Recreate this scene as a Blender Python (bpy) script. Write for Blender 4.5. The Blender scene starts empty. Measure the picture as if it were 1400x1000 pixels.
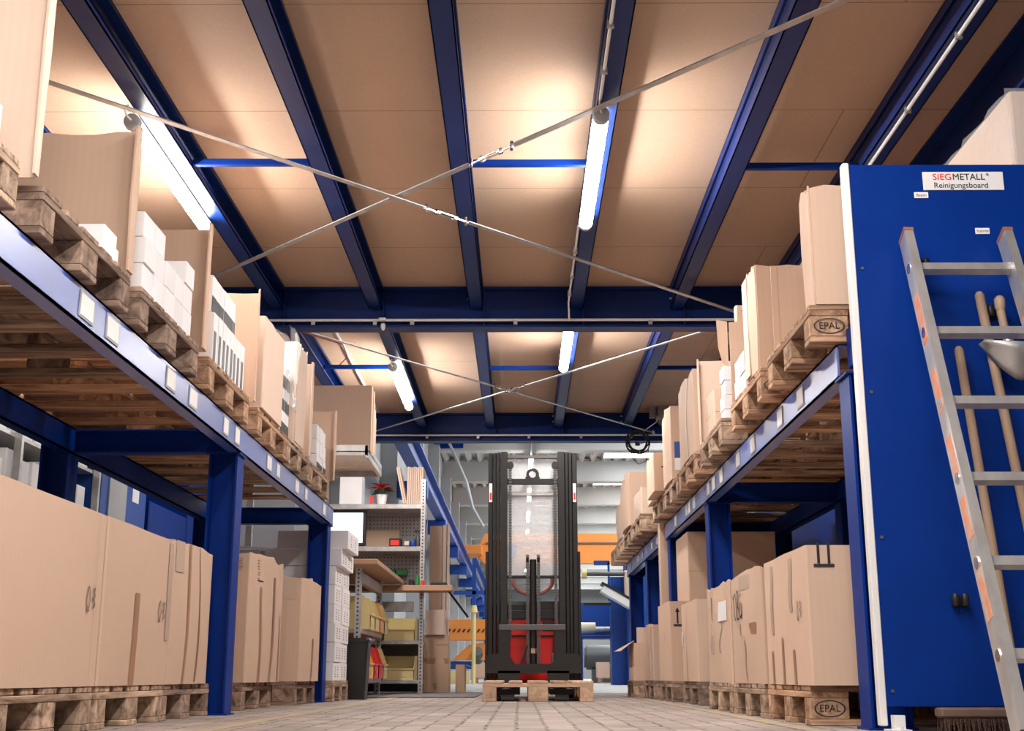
import bpy, math, random
from mathutils import Vector, Matrix
S = bpy.context.scene
COL = S.collection
R = math.radians
rnd = random.Random(7)

# ------------------------------------------------------------------ camera, world, exposure
cd = bpy.data.cameras.new('camera'); cam = bpy.data.objects.new('camera', cd); COL.objects.link(cam)
cd.sensor_fit = 'HORIZONTAL'; cd.sensor_width = 36; cd.lens = 36 * 1700 / 1400
cd.clip_start = .05; cd.clip_end = 300
cam.location = (0, 0, .177); cam.rotation_euler = (R(90 + 14.036), 0, R(.36))
S.camera = cam
W = bpy.data.worlds.new('world'); S.world = W; W.use_nodes = True
W.node_tree.nodes['Background'].inputs[0].default_value = (1, .97, .94, 1)
W.node_tree.nodes['Background'].inputs[1].default_value = .3
S.view_settings.view_transform = 'Standard'; S.view_settings.look = 'None'
S.view_settings.gamma = 1; S.view_settings.use_curve_mapping = False
S.view_settings.exposure = 2.68
LAMP = 24.0          # radiance of the tube lamps

# ------------------------------------------------------------------ materials
def nodemat(name):
    m = bpy.data.materials.new(name); m.use_nodes = True
    return m, m.node_tree.nodes, m.node_tree.links, m.node_tree.nodes['Principled BSDF']
def mat(name, col, rough=.6, metal=0, var=0, nscale=8, stretch=(1, 1, 1), col2=None, bump=0, bscale=60, emit=0, spec=None, objvar=0, alpha=None, trans=0, coat=0):
    m, N, L, b = nodemat(name)
    b.inputs['Base Color'].default_value = (*col, 1)
    b.inputs['Roughness'].default_value = rough; b.inputs['Metallic'].default_value = metal
    if spec is not None: b.inputs['Specular IOR Level'].default_value = spec
    if coat: b.inputs['Coat Weight'].default_value = coat; b.inputs['Coat Roughness'].default_value = .34; b.inputs['Coat IOR'].default_value = 2.1
    tc = N.new('ShaderNodeTexCoord'); mp = N.new('ShaderNodeMapping'); L.new(tc.outputs['Object'], mp.inputs[0])
    mp.inputs['Scale'].default_value = stretch
    out = None
    if var or col2:
        n = N.new('ShaderNodeTexNoise'); n.inputs['Scale'].default_value = nscale; n.inputs['Detail'].default_value = 5
        L.new(mp.outputs[0], n.inputs['Vector'])
        if objvar:
            oi = N.new('ShaderNodeObjectInfo'); va = N.new('ShaderNodeVectorMath'); va.operation = 'ADD'
            mu = N.new('ShaderNodeMath'); mu.operation = 'MULTIPLY'; mu.inputs[1].default_value = 37
            L.new(oi.outputs['Random'], mu.inputs[0]); L.new(mp.outputs[0], va.inputs[0]); L.new(mu.outputs[0], va.inputs[1]); L.new(va.outputs[0], n.inputs['Vector'])
        mix = N.new('ShaderNodeMix'); mix.data_type = 'RGBA'
        c2 = col2 or tuple(c * (1 - var) for c in col)
        mix.inputs[6].default_value = (*col, 1); mix.inputs[7].default_value = (*c2, 1)
        mr = N.new('ShaderNodeMapRange'); mr.inputs[1].default_value = .35; mr.inputs[2].default_value = .68
        L.new(n.outputs[0], mr.inputs[0]); L.new(mr.outputs[0], mix.inputs[0]); out = mix.outputs[2]
    if objvar:
        oi = N.new('ShaderNodeObjectInfo'); hs = N.new('ShaderNodeHueSaturation')
        r2 = N.new('ShaderNodeMapRange'); r2.inputs[3].default_value = 1 - objvar; r2.inputs[4].default_value = 1 + objvar * .6
        L.new(oi.outputs['Random'], r2.inputs[0]); L.new(r2.outputs[0], hs.inputs['Value'])
        if out: L.new(out, hs.inputs['Color'])
        else: hs.inputs['Color'].default_value = (*col, 1)
        out = hs.outputs[0]
    if out: L.new(out, b.inputs['Base Color'])
    if bump:
        n2 = N.new('ShaderNodeTexNoise'); n2.inputs['Scale'].default_value = bscale; n2.inputs['Detail'].default_value = 3
        bp = N.new('ShaderNodeBump'); bp.inputs['Strength'].default_value = bump; bp.inputs['Distance'].default_value = .01
        L.new(mp.outputs[0], n2.inputs['Vector']); L.new(n2.outputs[0], bp.inputs['Height']); L.new(bp.outputs[0], b.inputs['Normal'])
    if emit:
        b.inputs['Emission Color'].default_value = (*col, 1); b.inputs['Emission Strength'].default_value = emit
    if alpha is not None: b.inputs['Alpha'].default_value = alpha
    if trans: b.inputs['Transmission Weight'].default_value = trans
    return m

def cardboard(name, col, var=.12):
    m, N, L, b = nodemat(name); b.inputs['Roughness'].default_value = .75; b.inputs['Specular IOR Level'].default_value = .25
    tc = N.new('ShaderNodeTexCoord')
    n = N.new('ShaderNodeTexNoise'); n.inputs['Scale'].default_value = 2.2; n.inputs['Detail'].default_value = 6; n.inputs['Roughness'].default_value = .65
    L.new(tc.outputs['Object'], n.inputs['Vector'])
    wv = N.new('ShaderNodeTexWave'); wv.bands_direction = 'DIAGONAL'; wv.inputs['Scale'].default_value = 22; wv.inputs['Distortion'].default_value = .4
    mp = N.new('ShaderNodeMapping'); mp.inputs['Scale'].default_value = (1, 1, 0); L.new(tc.outputs['Object'], mp.inputs[0]); L.new(mp.outputs[0], wv.inputs['Vector'])
    oi = N.new('ShaderNodeObjectInfo')
    mix = N.new('ShaderNodeMix'); mix.data_type = 'RGBA'
    mix.inputs[6].default_value = (*col, 1); mix.inputs[7].default_value = (col[0] * (1 - var), col[1] * (1 - var * 1.2), col[2] * (1 - var * 1.3), 1)
    L.new(n.outputs[0], mix.inputs[0])
    hs = N.new('ShaderNodeHueSaturation'); r2 = N.new('ShaderNodeMapRange'); r2.inputs[3].default_value = .9; r2.inputs[4].default_value = 1.06
    L.new(oi.outputs['Random'], r2.inputs[0]); L.new(r2.outputs[0], hs.inputs['Value']); L.new(mix.outputs[2], hs.inputs['Color'])
    mx = N.new('ShaderNodeMix'); mx.data_type = 'RGBA'; mx.blend_type = 'MULTIPLY'; mx.inputs[0].default_value = .02
    L.new(hs.outputs[0], mx.inputs[6]); L.new(wv.outputs['Color'], mx.inputs[7]); L.new(mx.outputs[2], b.inputs['Base Color'])
    bp = N.new('ShaderNodeBump'); bp.inputs['Strength'].default_value = .05; bp.inputs['Distance'].default_value = .003
    L.new(wv.outputs['Fac'], bp.inputs['Height']); L.new(bp.outputs[0], b.inputs['Normal'])
    return m

def wood(name, c1, c2, axis):
    m, N, L, b = nodemat(name); b.inputs['Roughness'].default_value = .8; b.inputs['Specular IOR Level'].default_value = .2
    tc = N.new('ShaderNodeTexCoord'); mp = N.new('ShaderNodeMapping'); L.new(tc.outputs['Object'], mp.inputs[0])
    mp.inputs['Scale'].default_value = {'x': (1.2, 14, 14), 'y': (14, 1.2, 14), 'b': (9, 9, 9)}[axis]
    oi = N.new('ShaderNodeObjectInfo'); mu = N.new('ShaderNodeMath'); mu.operation = 'MULTIPLY'; mu.inputs[1].default_value = 53
    va = N.new('ShaderNodeVectorMath'); va.operation = 'ADD'
    L.new(oi.outputs['Random'], mu.inputs[0]); L.new(mp.outputs[0], va.inputs[0]); L.new(mu.outputs[0], va.inputs[1])
    n = N.new('ShaderNodeTexNoise'); n.inputs['Scale'].default_value = 2.0; n.inputs['Detail'].default_value = 7; n.inputs['Roughness'].default_value = .65; n.inputs['Distortion'].default_value = .6
    L.new(va.outputs[0], n.inputs['Vector'])
    cr = N.new('ShaderNodeValToRGB'); cr.color_ramp.elements[0].position = .34; cr.color_ramp.elements[1].position = .66
    cr.color_ramp.elements[0].color = (*c2, 1); cr.color_ramp.elements[1].color = (*c1, 1)
    L.new(n.outputs[0], cr.inputs[0])
    hs = N.new('ShaderNodeHueSaturation'); r2 = N.new('ShaderNodeMapRange'); r2.inputs[3].default_value = .72; r2.inputs[4].default_value = 1.15
    L.new(oi.outputs['Random'], r2.inputs[0]); L.new(r2.outputs[0], hs.inputs['Value']); L.new(cr.outputs[0], hs.inputs['Color'])
    L.new(hs.outputs[0], b.inputs['Base Color'])
    bp = N.new('ShaderNodeBump'); bp.inputs['Strength'].default_value = .35; bp.inputs['Distance'].default_value = .004
    L.new(n.outputs[0], bp.inputs['Height']); L.new(bp.outputs[0], b.inputs['Normal'])
    return m

M = {}
M['card'] = cardboard('cardboard', (.70, .505, .375))
M['card_light'] = cardboard('light cardboard', (.78, .61, .49))
M['card_dark'] = cardboard('brown cardboard', (.62, .43, .30))
M['card_edge'] = mat('cardboard edge', (.50, .34, .23), .9)
M['white_card'] = mat('white carton', (.86, .85, .86), .6, var=.06, nscale=4, objvar=.05)
M['tape'] = mat('brown tape', (.40, .215, .12), .3)
M['tape_clear'] = mat('clear tape', (.62, .46, .35), .15)
M['ink'] = mat('black ink', (.02, .018, .018), .6)
M['ink_grey'] = mat('grey ink', (.19, .14, .115), .7)
M['paper'] = mat('white paper', (.85, .84, .83), .5)
M['blue'] = mat('blue paint', (.0005, .029, .235), .45, var=.15, nscale=3, spec=.15)
M['blue_steel'] = mat('blue girder paint', (.001, .022, .155), .42, var=.25, nscale=2, bump=.05, bscale=12, spec=.25)
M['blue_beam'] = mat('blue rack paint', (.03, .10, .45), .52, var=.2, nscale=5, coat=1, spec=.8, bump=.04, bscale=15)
M['blue_far'] = mat('bright blue paint', (.002, .055, .32), .45, var=.1, nscale=1)
M['galv'] = mat('galvanised steel', (.55, .54, .53), .38, .7, var=.25, nscale=14)
M['alu'] = mat('aluminium', (.72, .71, .69), .36, .75, var=.2, nscale=20, stretch=(1, 1, .2))
M['steel_dark'] = mat('dark grey steel', (.10, .10, .10), .45, .3)
M['white_metal'] = mat('white painted metal', (.78, .77, .76), .4)
M['grey'] = mat('light grey panel', (.42, .43, .44), .6, var=.1, nscale=1.2)
M['black'] = mat('black plastic', (.012, .012, .012), .45)
M['black_metal'] = mat('black painted steel', (.008, .0075, .0075), .5, var=.5, nscale=25)
M['rubber'] = mat('black rubber', (.02, .02, .02), .8)
M['red'] = mat('red truck paint', (.85, .012, .008), .35)
M['orange'] = mat('orange crane paint', (.80, .27, .05), .5, var=.08, nscale=1)
M['yellow'] = mat('yellow plastic', (.74, .60, .27), .45)
M['yellow_orange'] = mat('amber plastic', (.80, .42, .12), .45)
M['red_plastic'] = mat('red plastic', (.75, .03, .02), .45)
M['green'] = mat('green plastic', (.02, .22, .06), .5)
M['leaf'] = mat('dark green leaf', (.02, .09, .03), .5)
M['petal'] = mat('red petal', (.72, .01, .015), .6)
M['chrome'] = mat('chrome', (.8, .8, .8), .15, 1)
M['hwood'] = mat('worn handle wood', (.40, .28, .19), .6, var=.5, nscale=6, stretch=(1, 1, .15))
M['top_wood'] = mat('beech worktop', (.50, .29, .17), .5, var=.15, nscale=5, stretch=(.3, 3, 3))
M['bristle'] = mat('brown bristles', (.06, .03, .02), .9, bump=.8, bscale=150)
M['screen'] = mat('lit screen', (.72, .86, .95), .4, emit=.22)
M['lamp'] = mat('lamp tube', (1, .95, .91), .5, emit=LAMP)
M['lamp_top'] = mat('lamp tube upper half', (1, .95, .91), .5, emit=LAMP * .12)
M['lamp_far'] = mat('hall lamp', (1, .97, .93), .5, emit=9)
M['skylight'] = mat('skylight', (.95, .98, 1), .5, emit=1.5)
M['film'] = mat('clear film', (.8, .8, .8), .12, bump=.7, bscale=16, alpha=.28)
M['plexi'] = mat('scratched clear panel', (.80, .82, .84), .12, bump=.3, bscale=30, alpha=.5)
M['concrete'] = mat('pale concrete', (.46, .455, .44), .8, var=.12, nscale=.7)
M['conc_floor'] = mat('concrete floor', (.46, .45, .43), .5, var=.2, nscale=1.3)
M['yellow_paint'] = mat('worn yellow line paint', (.42, .33, .17), .7, col2=(.28, .23, .19), nscale=9)
M['mat_dark'] = mat('dark rubber mat', (.17, .15, .14), .8, var=.3, nscale=12)
M['wx'] = {}; 
for k, (a, b_) in {'mid': ((.68, .49, .35), (.15, .09, .06)), 'light': ((.82, .60, .43), (.55, .37, .25)), 'dark': ((.50, .35, .26), (.10, .065, .048)), 'warm': ((.68, .44, .28), (.20, .10, .055))}.items():
    M['wx'][k] = (wood('pallet wood ' + k + ' long', a, b_, 'x'), wood('pallet wood ' + k + ' cross', a, b_, 'y'), wood('pallet wood ' + k + ' block', a, b_, 'b'))

def chipboard():
    m, N, L, b = nodemat('chipboard'); b.inputs['Roughness'].default_value = .62; b.inputs['Specular IOR Level'].default_value = .25
    tc = N.new('ShaderNodeTexCoord')
    n = N.new('ShaderNodeTexNoise'); n.inputs['Scale'].default_value = 70; n.inputs['Detail'].default_value = 4; L.new(tc.outputs['Object'], n.inputs['Vector'])
    n2 = N.new('ShaderNodeTexNoise'); n2.inputs['Scale'].default_value = 1.1; n2.inputs['Detail'].default_value = 3; L.new(tc.outputs['Object'], n2.inputs['Vector'])
    cr = N.new('ShaderNodeValToRGB'); cr.color_ramp.elements[0].position = .3; cr.color_ramp.elements[1].position = .7
    cr.color_ramp.elements[0].color = (.63, .45, .32, 1); cr.color_ramp.elements[1].color = (.68, .49, .355, 1); L.new(n.outputs[0], cr.inputs[0])
    mx = N.new('ShaderNodeMix'); mx.data_type = 'RGBA'; mx.blend_type = 'MULTIPLY'; mx.inputs[0].default_value = .2
    L.new(cr.outputs[0], mx.inputs[6]); L.new(n2.outputs[0], mx.inputs[7])
    br = N.new('ShaderNodeTexBrick'); br.inputs['Color1'].default_value = br.inputs['Color2'].default_value = (1, 1, 1, 1); br.inputs['Mortar'].default_value = (.55, .5, .45, 1)
    br.inputs['Scale'].default_value = 1; br.inputs['Brick Width'].default_value = 3.4; br.inputs['Row Height'].default_value = 1.03; br.inputs['Mortar Size'].default_value = .0035; br.offset = .43
    mp = N.new('ShaderNodeMapping'); mp.inputs['Location'].default_value = (.3, .4, 0); L.new(tc.outputs['Object'], mp.inputs[0]); L.new(mp.outputs[0], br.inputs['Vector'])
    m2 = N.new('ShaderNodeMix'); m2.data_type = 'RGBA'; m2.blend_type = 'MULTIPLY'; m2.inputs[0].default_value = 1
    L.new(mx.outputs[2], m2.inputs[6]); L.new(br.outputs['Color'], m2.inputs[7]); L.new(m2.outputs[2], b.inputs['Base Color'])
    return m
M['chip'] = chipboard()
def pavers():
    m, N, L, b = nodemat('interlocking pavers'); b.inputs['Roughness'].default_value = .7; b.inputs['Specular IOR Level'].default_value = .3
    tc = N.new('ShaderNodeTexCoord')
    mp = N.new('ShaderNodeMapping'); mp.inputs['Rotation'].default_value = (0, 0, R(90)); L.new(tc.outputs['Object'], mp.inputs[0])
    nz = N.new('ShaderNodeTexNoise'); nz.inputs['Scale'].default_value = 14; L.new(tc.outputs['Object'], nz.inputs['Vector'])
    vm = N.new('ShaderNodeVectorMath'); vm.operation = 'MULTIPLY_ADD'; vm.inputs[1].default_value = (.05, .03, 0)
    L.new(nz.outputs['Color'], vm.inputs[0]); L.new(mp.outputs[0], vm.inputs[2])
    br = N.new('ShaderNodeTexBrick'); br.inputs['Color1'].default_value = (.39, .325, .285, 1); br.inputs['Color2'].default_value = (.29, .24, .21, 1); br.inputs['Mortar'].default_value = (.10, .08, .07, 1)
    br.inputs['Scale'].default_value = 1; br.inputs['Brick Width'].default_value = .2; br.inputs['Row Height'].default_value = .107; br.inputs['Mortar Size'].default_value = .007; br.inputs['Mortar Smooth'].default_value = .3
    L.new(vm.outputs[0], br.inputs['Vector'])
    jn = N.new('ShaderNodeTexNoise'); jn.inputs['Scale'].default_value = 11; L.new(tc.outputs['Object'], jn.inputs['Vector'])
    jm = N.new('ShaderNodeMix'); jm.data_type = 'RGBA'; jm.inputs[6].default_value = (.27, .215, .185, 1); jm.inputs[7].default_value = (.05, .04, .035, 1)
    jr = N.new('ShaderNodeMapRange'); jr.inputs[1].default_value = .5; jr.inputs[2].default_value = .62; L.new(jn.outputs[0], jr.inputs[0]); L.new(jr.outputs[0], jm.inputs[0]); L.new(jm.outputs[2], br.inputs['Mortar'])
    n = N.new('ShaderNodeTexNoise'); n.inputs['Scale'].default_value = 3; n.inputs['Detail'].default_value = 8; L.new(tc.outputs['Object'], n.inputs['Vector'])
    mr = N.new('ShaderNodeMapRange'); mr.inputs[1].default_value = .3; mr.inputs[2].default_value = .7; mr.inputs[3].default_value = .75; mr.inputs[4].default_value = 1.15; L.new(n.outputs[0], mr.inputs[0])
    mx = N.new('ShaderNodeMix'); mx.data_type = 'RGBA'; mx.blend_type = 'MULTIPLY'; mx.inputs[0].default_value = 1
    L.new(br.outputs['Color'], mx.inputs[6]); L.new(mr.outputs[0], mx.inputs[7]); L.new(mx.outputs[2], b.inputs['Base Color'])
    bp = N.new('ShaderNodeBump'); bp.inputs['Strength'].default_value = .7; bp.inputs['Distance'].default_value = .006; bp.invert = True
    L.new(br.outputs['Fac'], bp.inputs['Height']); L.new(bp.outputs[0], b.inputs['Normal'])
    return m
M['pavers'] = pavers()
def pegboard():
    m, N, L, b = nodemat('perforated grey steel'); b.inputs['Roughness'].default_value = .5; b.inputs['Metallic'].default_value = .3
    tc = N.new('ShaderNodeTexCoord'); v = N.new('ShaderNodeTexVoronoi'); v.inputs['Scale'].default_value = 26; v.inputs['Randomness'].default_value = 0
    mp = N.new('ShaderNodeMapping'); mp.inputs['Scale'].default_value = (1, 0, 1); L.new(tc.outputs['Object'], mp.inputs[0]); L.new(mp.outputs[0], v.inputs['Vector'])
    cr = N.new('ShaderNodeValToRGB'); cr.color_ramp.interpolation = 'CONSTANT'
    cr.color_ramp.elements[0].color = (.02, .02, .02, 1); cr.color_ramp.elements[1].position = .17; cr.color_ramp.elements[1].color = (.36, .34, .33, 1)
    L.new(v.outputs['Distance'], cr.inputs[0]); L.new(cr.outputs[0], b.inputs['Base Color'])
    return m
M['peg'] = pegboard()

# ------------------------------------------------------------------ mesh helpers
class MB:
    def __init__(s): s.v = []; s.f = []; s.m = []; s.mi = 0
    def add(s, vs, fs):
        o = len(s.v); s.v += [tuple(v) for v in vs]; s.f += [tuple(i + o for i in f) for f in fs]; s.m += [s.mi] * len(fs); return s
    def box(s, x0, x1, y0, y1, z0, z1, c=0):
        if c <= 0:
            v = [(x, y, z) for x in (x0, x1) for y in (y0, y1) for z in (z0, z1)]
            return s.add(v, [(0, 1, 3, 2), (4, 6, 7, 5), (0, 4, 5, 1), (2, 3, 7, 6), (0, 2, 6, 4), (1, 5, 7, 3)])
        # chamfered vertical + horizontal edges: stacked octagon loops
        def loop(d, z): return [(x0 + d + c, y0 + d, z), (x1 - d - c, y0 + d, z), (x1 - d, y0 + d + c, z), (x1 - d, y1 - d - c, z), (x1 - d - c, y1 - d, z), (x0 + d + c, y1 - d, z), (x0 + d, y1 - d - c, z), (x0 + d, y0 + d + c, z)]
        L = [loop(c, z0), loop(0, z0 + c), loop(0, z1 - c), loop(c, z1)]
        v = [p for l in L for p in l]; f = [tuple(range(7, -1, -1)), tuple(range(24, 32))]
        for k in range(3):
            for i in range(8): j = (i + 1) % 8; f.append((k * 8 + i, k * 8 + j, k * 8 + 8 + j, k * 8 + 8 + i))
        return s.add(v, f)
    def tube(s, a, b, r, n=12, r2=None, caps=True):
        a = Vector(a); b = Vector(b); d = (b - a).normalized(); r2 = r if r2 is None else r2
        u = d.orthogonal().normalized(); w = d.cross(u)
        v = []
        for p, q in ((a, r), (b, r2)):
            for i in range(n): t = 2 * math.pi * i / n; v.append(p + u * (q * math.cos(t)) + w * (q * math.sin(t)))
        f = [(i, (i + 1) % n, n + (i + 1) % n, n + i) for i in range(n)]
        if caps: f += [tuple(range(n - 1, -1, -1)), tuple(range(n, 2 * n))]
        return s.add(v, f)
    def path(s, pts, r, n=8, closed=False):
        P = [Vector(p) for p in pts]; K = len(P); v = []; up = None
        for k in range(K):
            if closed: d = P[(k + 1) % K] - P[k - 1]
            else: d = P[min(k + 1, K - 1)] - P[max(k - 1, 0)]
            d.normalize()
            if up is None: up = d.orthogonal().normalized()
            up = (up - d * up.dot(d)).normalized(); w = d.cross(up)
            for i in range(n): t = 2 * math.pi * i / n; v.append(P[k] + up * (r * math.cos(t)) + w * (r * math.sin(t)))
        f = []
        for k in range(K if closed else K - 1):
            q = (k + 1) % K
            for i in range(n): j = (i + 1) % n; f.append((k * n + i, k * n + j, q * n + j, q * n + i))
        if not closed: f += [tuple(range(n - 1, -1, -1)), tuple(range((K - 1) * n, K * n))]
        return s.add(v, f)
    def bar(s, a, b, w, h, up=(0, 0, 1)):
        a = Vector(a); b = Vector(b); d = (b - a).normalized(); up = Vector(up); sd = d.cross(up).normalized(); u = sd.cross(d).normalized()
        v = [p + sd * (sx * w / 2) + u * (sz * h / 2) for p in (a, b) for sx in (-1, 1) for sz in (-1, 1)]
        return s.add(v, [(0, 1, 3, 2), (4, 6, 7, 5), (0, 4, 5, 1), (2, 3, 7, 6), (0, 2, 6, 4), (1, 5, 7, 3)])
    def prism(s, poly, a0, a1, axis='y'):
        def P(p, t): return {'y': (p[0], t, p[1]), 'x': (t, p[0], p[1]), 'z': (p[0], p[1], t)}[axis]
        n = len(poly); v = [P(p, a0) for p in poly] + [P(p, a1) for p in poly]
        return s.add(v, [tuple(range(n)), tuple(range(2 * n - 1, n - 1, -1))] + [(i, n + i, n + (i + 1) % n, (i + 1) % n) for i in range(n)])
    def lathe(s, prof, c=(0, 0, 0), n=20, axis='z'):
        v = []
        for r, h in prof:
            for i in range(n):
                t = 2 * math.pi * i / n; a, b = r * math.cos(t), r * math.sin(t)
                p = {'z': (a, b, h), 'y': (a, h, b), 'x': (h, a, b)}[axis]; v.append((p[0] + c[0], p[1] + c[1], p[2] + c[2]))
        f = []
        for k in range(len(prof) - 1):
            for i in range(n): j = (i + 1) % n; f.append((k * n + i, k * n + j, k * n + n + j, k * n + n + i))
        f += [tuple(range(n - 1, -1, -1)), tuple(range((len(prof) - 1) * n, len(prof) * n))]
        return s.add(v, f)
    def mesh(s, name, mats, smooth=False):
        me = bpy.data.meshes.new(name); me.from_pydata(s.v, [], s.f)
        for m in (mats if isinstance(mats, (list, tuple)) else [mats]): me.materials.append(m)
        me.polygons.foreach_set('material_index', s.m)
        me.update()
        import bmesh
        b = bmesh.new(); b.from_mesh(me); bmesh.ops.recalc_face_normals(b, faces=b.faces); b.to_mesh(me); b.free()
        if smooth:
            me.polygons.foreach_set('use_smooth', [True] * len(me.polygons))
            try: me.set_sharp_from_angle(angle=R(38))
            except Exception: pass
        return me
    def build(s, name, mats, parent=None, smooth=False, label=None):
        o = bpy.data.objects.new(name, s.mesh(name, mats, smooth)); COL.objects.link(o)
        if parent: o.parent = parent
        if label: o['label'] = label
        return o
def tag(o, label, cat, group=None):
    o['label'] = label; o['category'] = cat
    if group: o['group'] = group
    return o
def thing(name, label, cat, loc=(0, 0, 0), rz=0, group=None):
    o = bpy.data.objects.new(name, None); COL.objects.link(o); o.location = loc; o.rotation_euler = (0, 0, rz); o.empty_display_size = .1
    return tag(o, label, cat, group)
def struct(o): o['kind'] = 'structure'; return o
def dup(root, loc, rz=0, label=None, group=None, cat=None):
    def cp(o, par):
        c = o.copy(); COL.objects.link(c); c.parent = par
        for ch in list(o.children): cp(ch, c)
        return c
    c = root.copy(); COL.objects.link(c); c.location = loc; c.rotation_euler = (0, 0, rz)
    for ch in list(root.children): cp(ch, c)
    if label: c['label'] = label
    if group: c['group'] = group
    return c
def text(name, s, size, mat_, parent, loc, rot, ext=.0004, align='CENTER', sx=1, shear=0):
    cu = bpy.data.curves.new(name, 'FONT'); cu.body = s; cu.size = size; cu.extrude = ext; cu.align_x = align; cu.align_y = 'CENTER'; cu.shear = shear
    t = bpy.data.objects.new(name, cu); COL.objects.link(t)
    dg = bpy.context.evaluated_depsgraph_get(); dg.update()
    me = bpy.data.meshes.new_from_object(t.evaluated_get(dg)); bpy.data.objects.remove(t); bpy.data.curves.remove(cu)
    me.materials.clear(); me.materials.append(mat_)
    o = bpy.data.objects.new(name, me); COL.objects.link(o); o.parent = parent; o.location = loc; o.rotation_euler = rot; o.scale = (sx, 1, 1)
    return o
FACE_CAM = (R(90), 0, 0)            # text plane facing -Y
FACE_PX = (R(90), 0, R(90))         # facing +X (left row, toward the aisle)
FACE_NX = (R(90), 0, R(-90))        # facing -X (right row)

# ------------------------------------------------------------------ structure
Z_C = 2.95
struct(MB().box(-5, 5, -5, 14.0, -.12, 0).build('floor', M['pavers']))
struct(MB().box(-3.2, 14, 14.0, 92, -.12, 0).build('floor', M['conc_floor']))
struct(MB().box(-5, 5, -5, 13.45, Z_C, Z_C + .04).build('ceiling', M['chip']))
struct(MB().box(-5.15, -5, -5.15, 13.5, -.12, 3.4).build('wall_left', M['grey']))
struct(MB().box(5, 5.15, -5.15, 13.5, -.12, 3.4).build('wall_right', M['grey']))
struct(MB().box(-5.15, 5.15, -5.15, -5, -.12, 3.4).build('wall_rear', M['grey']))
struct(MB().box(-5.15, -2.45, 13.5, 13.62, -.12, 7.2).build('wall_partition', M['grey']))
struct(MB().box(5, 14.2, 13.5, 13.62, -.12, 7.2).build('wall_hall_front', M['grey']))
struct(MB().box(-5.15, 14.2, 13.40, 13.5, 3.4, 7.2).build('wall_above_mezzanine', M['grey']))
# tall hall behind the mezzanine
wl = MB()
wl.box(-2.57, -2.45, 13.62, 92, -.12, 7.0)
for k in range(14): wl.box(-2.45, -2.15, 16 + k * 5.6, 16.35 + k * 5.6, -.1, 6.2)
struct(wl.build('wall_hall_left', M['grey']))
struct(MB().box(14, 14.2, 13.5, 92, -.12, 7.2).build('wall_hall_right', M['grey']))
struct(MB().box(-2.6, 14.2, 92, 92.2, -.12, 7.2).build('wall_hall_end', M['grey']))
rf = MB()   # trapezoidal roof sheet, ribs running along the hall
x = -2.6; pts = []
while x < 14.2:
    pts += [(x, 6.95), (x + .14, 6.95), (x + .2, 6.8), (x + .3, 6.8)]; x += .36
vv = []; ff = []
for p in pts: vv += [(p[0], 13.5, p[1]), (p[0], 92.2, p[1])]
for i in range(len(pts) - 1): ff.append((2 * i, 2 * i + 1, 2 * i + 3, 2 * i + 2))
rf.add(vv, ff); struct(rf.build('ceiling_hall', M['concrete']))
struct(MB().box(-2.7, 14.2, 13.5, 92.2, 7.0, 7.1).build('ceiling_hall_cover', M['concrete']))
for k in range(14):
    y = 16.7 + k * 5.6
    b = tag(MB().box(-2.45, 14, y, y + .42, 6.15, 6.85, .03).build('concrete_roof_beam', M['concrete']), 'pale concrete roof beam crossing the tall hall behind the lift truck', 'roof beam', 'concrete beams under the far hall roof')
    if k < 13:
        s_ = MB(); s_.box(2.6, 6.5, y + 1.2, y + 4.6, 6.74, 6.79)
        struct(s_.build('window_%d' % (k + 1), M['skylight']))
# floor markings and mat
tag(MB().box(-1.09, -1.02, 1, 13, 0, .002).build('floor_line', M['yellow_paint']), 'worn yellow line on the pavers along the left boxes', 'floor line')
tag(MB().box(.95, 1.01, 1, 13, 0, .002).build('floor_line', M['yellow_paint']), 'faint yellow line on the pavers along the right pallets', 'floor line')
tag(MB().box(-2.3, -.38, 10.75, 13.6, 0, .012, .004).build('floor_mat', M['mat_dark']), 'dark mat on the floor in front of the packing benches', 'mat')

# ------------------------------------------------------------------ mezzanine steel
def channel_joist(x0, y0, y1, zb=2.78, zt=Z_C, w=.10, right_open=True):
    t = .006; b = MB()
    xw0, xw1 = (x0, x0 + t)
    b.box(xw0, xw1, y0, y1, zb, zb + .06); b.box(xw0 + .012, xw1 + .012, y0, y1, zb + .06, zt - .05); b.box(xw0, xw1, y0, y1, zt - .05, zt)
    b.box(xw0, xw0 + .016, y0, y1, zb + .055, zb + .061)
    b.box(x0, x0 + w, y0, y1, zb, zb + t); b.box(x0, x0 + w, y0, y1, zt - t - .001, zt - .001)
    b.box(x0 + w - t, x0 + w, y0, y1, zb, zb + .022); b.box(x0 + w - t, x0 + w, y0, y1, zt - .022, zt - .001)
    return b
JX = [-3.30, -2.56, -1.82, -1.10, -.365, .365, 1.10, 1.80]
names = ['outer', 'second', 'third', 'fourth', 'fifth', 'sixth', 'seventh', 'eighth']
where = ['above the back of the left pallets', 'above the left pallets', 'beside the left tube lamp', 'left of the aisle centre', 'nearest left of the centre lamp', 'carrying the centre tube lamp', 'right of the centre lamp', 'under a pale conduit above the right pallets']
for bay, (y0, y1, bn) in enumerate(((-4.9, 8.70, 'near bay'), (8.84, 13.2, 'far bay'))):
    for i, xj in enumerate(JX):
        o = channel_joist(xj, y0, y1).build('ceiling_joist', M['blue_steel'])
        tag(o, 'blue steel ceiling joist in the %s, %s' % (bn, where[i]), 'ceiling joist', 'blue ceiling joists')
        for zz in (2.84, 2.90):       # bolts at the girder
            MB().tube((xj + .012, y1 - .05, zz), (xj - .012, y1 - .05, zz), .009, 6).build('bolt', M['galv'], o)
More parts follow.
